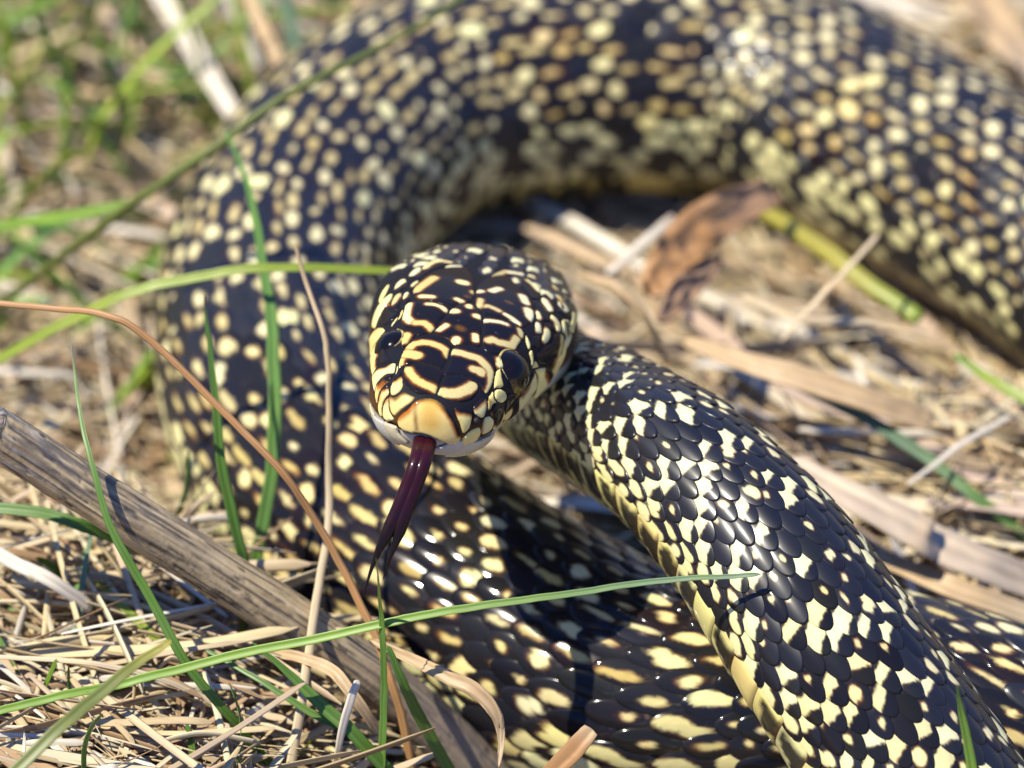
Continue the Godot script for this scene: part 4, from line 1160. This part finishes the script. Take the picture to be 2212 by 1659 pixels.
func stalk() -> void:
	var p := v3s(stalk_path, 0.01)
	var rows := 420
	var cols := 72
	var v := PackedVector3Array()
	var c := PackedColorArray()
	for i in rows:
		var f := float(i) / (rows - 1)
		var t := f * (p.size() - 1)
		var q := catmull(p, false, t)
		var d := (catmull(p, false, minf(t + 0.1, p.size() - 1.0)) - catmull(p, false, maxf(t - 0.1, 0))).normalized()
		var x := d.cross(Vector3.UP).normalized()
		var y := x.cross(d)
		var s := f * 75.0
		var r := lerpf(2.35, 2.6, f) + 0.12 * wob.get_noise_1d(s * 0.15)
		for k in cols:
			var al := TAU * k / cols
			var cx := cos(al)
			var sy := sin(al)
			var streak := wob.get_noise_3d(s * 0.05, cx * 5.0, sy * 5.0) * 0.6 + wob.get_noise_3d(s * 0.07 + 200, cx * 11, sy * 11) * 0.5
			var fine := wob.get_noise_3d(s * 0.10, cx * 18, sy * 18)
			var rot := wob.get_noise_3d(s * 0.32 + 70, cx * 3.2, sy * 3.2)
			var pit := smooth(0.25, 0.5, rot)
			var h := 0.10 * streak + 0.05 * fine - 0.10 * pit + 0.07 * wob.get_noise_3d(s * 0.03 + 40, cx * 9, sy * 9)
			v.append(q + (x * cx + y * sy) * (r + h))
			var col := Color(0.34, 0.25, 0.13).lerp(Color(0.56, 0.44, 0.26), smooth(-0.3, 0.5, fine))
			col = col.lerp(Color(0.045, 0.035, 0.03), smooth(0.10, 0.24, streak + 0.2 * fine) * 0.95)
			col = col.lerp(Color(0.025, 0.02, 0.018), pit * 0.85)
			col = col.lerp(Color(0.16, 0.13, 0.11), smooth(44, 62, s) * 0.7)
			var peel := smooth(0.0, 0.3, wob.get_noise_3d(s * 0.12 + 9, cx * 2.4, sy * 2.4) + 0.25 * fine) * smooth(24, 12, s)
			col = col.lerp(Color(0.56, 0.50, 0.42), peel * 0.8)
			var crust := smooth(0.15, 0.6, sy + 0.5 * streak) * smooth(-0.25, 0.25, wob.get_noise_3d(s * 0.1 + 300, cx * 3, sy * 3)) * smooth(44, 26, s)
			col = col.lerp(Color(0.075, 0.065, 0.06), crust * 0.8)
			col = col.lerp(Color(0.15, 0.10, 0.05), smooth(0.25, 0.55, wob.get_noise_3d(s * 0.2 + 500, cx * 2, sy * 2)) * 0.6)
			c.append(col)
	var m := paint(0.7)
	m.normal_enabled = true
	m.normal_texture = grain(0.03, 11, 3.0)
	m.uv1_triplanar = true
	m.uv1_scale = Vector3.ONE * 120.0
	m.normal_scale = 0.5
	var o := put("dead_stalk", to_mesh(v, c, lattice(rows, cols, true, false)), m)
	tag(o, "thick weathered dead plant stalk with black streaks slanting across the lower left", "dead stalk")


func litter() -> void:
	var dry := paint(0.7, 0.0, 0.2, 0.2)
	var shapes := []
	for k in 4:
		var p := PackedVector3Array()
		for i in 6:
			var f := i / 5.0 - 0.5
			p.append(Vector3(f * 10.0, (0.25 - f * f) * [0.6, 1.6, -0.5, 2.6][k], sin(f * 4 + k) * [0.3, 0.8, 1.4, 0.5][k]))
		shapes.append(short_blade(p, 1.0, k))
	var tones := [Color(0.60, 0.47, 0.25), Color(0.50, 0.37, 0.19), Color(0.66, 0.56, 0.35), Color(0.38, 0.24, 0.12), Color(0.56, 0.42, 0.26), Color(0.70, 0.62, 0.48), Color(0.60, 0.46, 0.27)]
	for k in 4:
		var xf := []
		var tint := []
		for i in 7500:
			var x := rng.randf_range(-95, 110)
			var z := rng.randf_range(-190, 48)
			var y := land(x, z) + rng.randf() * rng.randf() * 7.0
			var a := rng.randfn(-0.35, 0.55) if rng.randf() < 0.7 else rng.randf() * TAU
			var len := rng.randf_range(0.7, 3.4)
			var wid := rng.randf_range(0.22, 0.85)
			if rng.randf() < 0.2:
				len = rng.randf_range(0.12, 0.45)
				wid = rng.randf_range(0.5, 1.5)
			elif rng.randf() < 0.06:
				len = rng.randf_range(2.0, 4.5)
				wid = rng.randf_range(1.0, 2.0)
			var b := Basis.from_euler(Vector3(rng.randf() * TAU, a, rng.randfn(0, 0.16)))
			var e := b.x * len * 5.0
			if blocked(Vector3(x, y, z)) or blocked(Vector3(x, y, z) + e) or blocked(Vector3(x, y, z) - e) or blocked(Vector3(x, y, z) + e * 0.5) or blocked(Vector3(x, y, z) - e * 0.5):
				continue
			xf.append(Transform3D(b * Basis.from_scale(Vector3(len, wid, wid)), Vector3(x, y, z) * 0.001))
			tint.append(tones[rng.randi() % 7] * rng.randf_range(0.75, 1.15))
		scatter("dry_grass_litter", shapes[k], dry, xf, tint, ["matted straw litter of thin straight pieces on the ground", "matted straw litter of arched pieces on the ground", "matted straw litter of sagging pieces on the ground", "matted straw litter of strongly bent pieces on the ground"][k], "dry grass litter")
	# fine young shoots pushing through the straw, lower left
	var thin := PackedVector3Array()
	for i in 6:
		var f := i / 5.0
		thin.append(Vector3(f * f * 4.0, f * 10.0 - f * f * 2.0, sin(f * 3) * 0.8))
	var shoot := short_blade(thin, 0.42, 41)
	var sxf := []
	var stint := []
	for i in 34:
		var x := rng.randf_range(-50, -12)
		var z := rng.randf_range(-12, 34)
		var len := rng.randf_range(0.7, 1.7)
		sxf.append(Transform3D(Basis.from_euler(Vector3(rng.randfn(0, 0.7), rng.randf() * TAU, rng.randfn(0, 0.7))).scaled_local(Vector3(len, len, rng.randf_range(1.0, 1.8))), Vector3(x, land(x, z) - 1.0, z) * 0.001))
		stint.append([hues.mid, hues.bright, hues.green, hues.yellowgreen][rng.randi() % 4])
	scatter("green_grass", shoot, paint(0.5, 0.1, 0.3, 0.5), sxf, stint, "fine short green shoots among the lower left straw", "grass")
	# broad bleached leaves of last year's grass
	var flat := PackedVector3Array()
	for i in 6:
		var f := i / 5.0 - 0.5
		flat.append(Vector3(f * 10.0, (0.25 - f * f) * 0.9, sin(f * 5) * 0.35))
	var broad := short_blade(flat, 1.0, 31)
	var bxf := []
	var btint := []
	for i in 900:
		var x := rng.randf_range(-95, 110)
		var z := rng.randf_range(-190, -18)
		var y := land(x, z) + 1.0 + rng.randf() * 6.0
		var len := rng.randf_range(1.6, 5.0)
		var b := Basis.from_euler(Vector3(rng.randfn(0, 0.6), rng.randfn(-0.55, 0.4), rng.randfn(0, 0.1)))
		var e := b.x * len * 5.0
		if z > -12 and x > -8 and x < 30 or blocked(Vector3(x, y, z)) or blocked(Vector3(x, y, z) + e) or blocked(Vector3(x, y, z) - e) or blocked(Vector3(x, y, z) + e * 0.5) or blocked(Vector3(x, y, z) - e * 0.5):
			continue
		bxf.append(Transform3D(b * Basis.from_scale(Vector3(len, rng.randf_range(0.6, 1.2), rng.randf_range(0.9, 2.4))), Vector3(x, y, z) * 0.001))
		btint.append([Color(0.66, 0.55, 0.38), Color(0.74, 0.66, 0.52), Color(0.55, 0.40, 0.24), Color(0.58, 0.43, 0.32)][rng.randi() % 4] * rng.randf_range(0.8, 1.1))
	scatter("dry_grass_litter", broad, dry, bxf, btint, "broad bleached grass leaves lying over the matted straw", "dry grass litter")
	# the green tufts behind and left of the coil
	var fresh := paint(0.45, 0.2, 0.3, 0.5)
	var greens := [hues.mid, hues.bright, hues.yellowgreen, hues.yellowgreen, hues.bright]
	for k in 3:
		var p := PackedVector3Array()
		for i in 7:
			var f := i / 6.0
			p.append(Vector3(f * f * [3.0, 6.0, 8.0][k], f * 10.0 - f * f * [1.0, 3.0, 5.5][k], sin(f * 2 + k)))
		var sh := short_blade(p, 0.45, 10 + k)
		var xf := []
		var tint := []
		for i in 146:
			var x := rng.randf_range(-95, -20)
			var z := rng.randf_range(-190, -62)
			if i > 140:
				x = rng.randf_range(36, 110)
				z = rng.randf_range(-75, -20)
				if rng.randf() < 0.7:
					continue
			var y := land(x, z)
			var len := rng.randf_range(1.2, 4.2)
			var b := Basis.from_euler(Vector3(rng.randfn(0, 0.5), rng.randf() * TAU, rng.randfn(0, 0.4)))
			var hit := false
			for q in [0.2, 0.4, 0.6, 0.8, 1.0]:
				if blocked(Vector3(x, y, z) + b * catmull(p, false, q * 6.0) * len + Vector3.DOWN * 8):
					hit = true
			if hit:
				continue
			xf.append(Transform3D(b.scaled_local(Vector3(len, len, rng.randf_range(1.2, 2.6))), Vector3(x, y, z) * 0.001))
			tint.append(greens[rng.randi() % 5] * rng.randf_range(0.95, 1.55))
		scatter("green_grass", sh, fresh, xf, tint, ["upright green grass tufts behind the coil at upper left", "leaning green grass tufts behind the coil at upper left", "drooping green grass tufts behind the coil at upper left"][k], "grass")


func short_blade(p: PackedVector3Array, w: float, sd: int) -> ArrayMesh:
	var rows := 14
	var cols := 8
	var v := PackedVector3Array()
	var c := PackedColorArray()
	for i in rows:
		var f := float(i) / (rows - 1)
		var q := catmull(p, false, f * (p.size() - 1))
		var r := w * 0.5 * (minf(1.0, (1.03 - f) * 9.0)) * (minf(1.0, 0.6 + f * 6))
		for k in cols:
			var al := TAU * k / cols
			v.append(q + Vector3(0, sin(al) * r * 0.25, 0) + Vector3(0, 0, cos(al) * r) + Vector3(0, absf(cos(al)) * r * 0.3, 0))
			var g := (0.88 + 0.16 * cos(k * 2.5) + 0.3 * wob.get_noise_2d(f * 7, sd * 9 + k * 3)) * (1.0 - 0.25 * smooth(0.75, 1.0, f))
			c.append(Color(g, g, g))
	return to_mesh(v, c, lattice(rows, cols, true, false))


func scatter(called: String, m: Mesh, material: Material, xf: Array, tint: Array, label: String, category: String) -> void:
	var mm := MultiMesh.new()
	mm.transform_format = MultiMesh.TRANSFORM_3D
	mm.use_colors = true
	mm.mesh = m
	mm.instance_count = xf.size()
	for i in xf.size():
		mm.set_instance_transform(i, xf[i])
		mm.set_instance_color(i, Color(tint[i].r, tint[i].g, tint[i].b))
	var o := MultiMeshInstance3D.new()
	o.name = numbered(called)
	o.multimesh = mm
	o.material_override = material
	add_child(o, true)
	tag(o, label, category, "", "stuff")
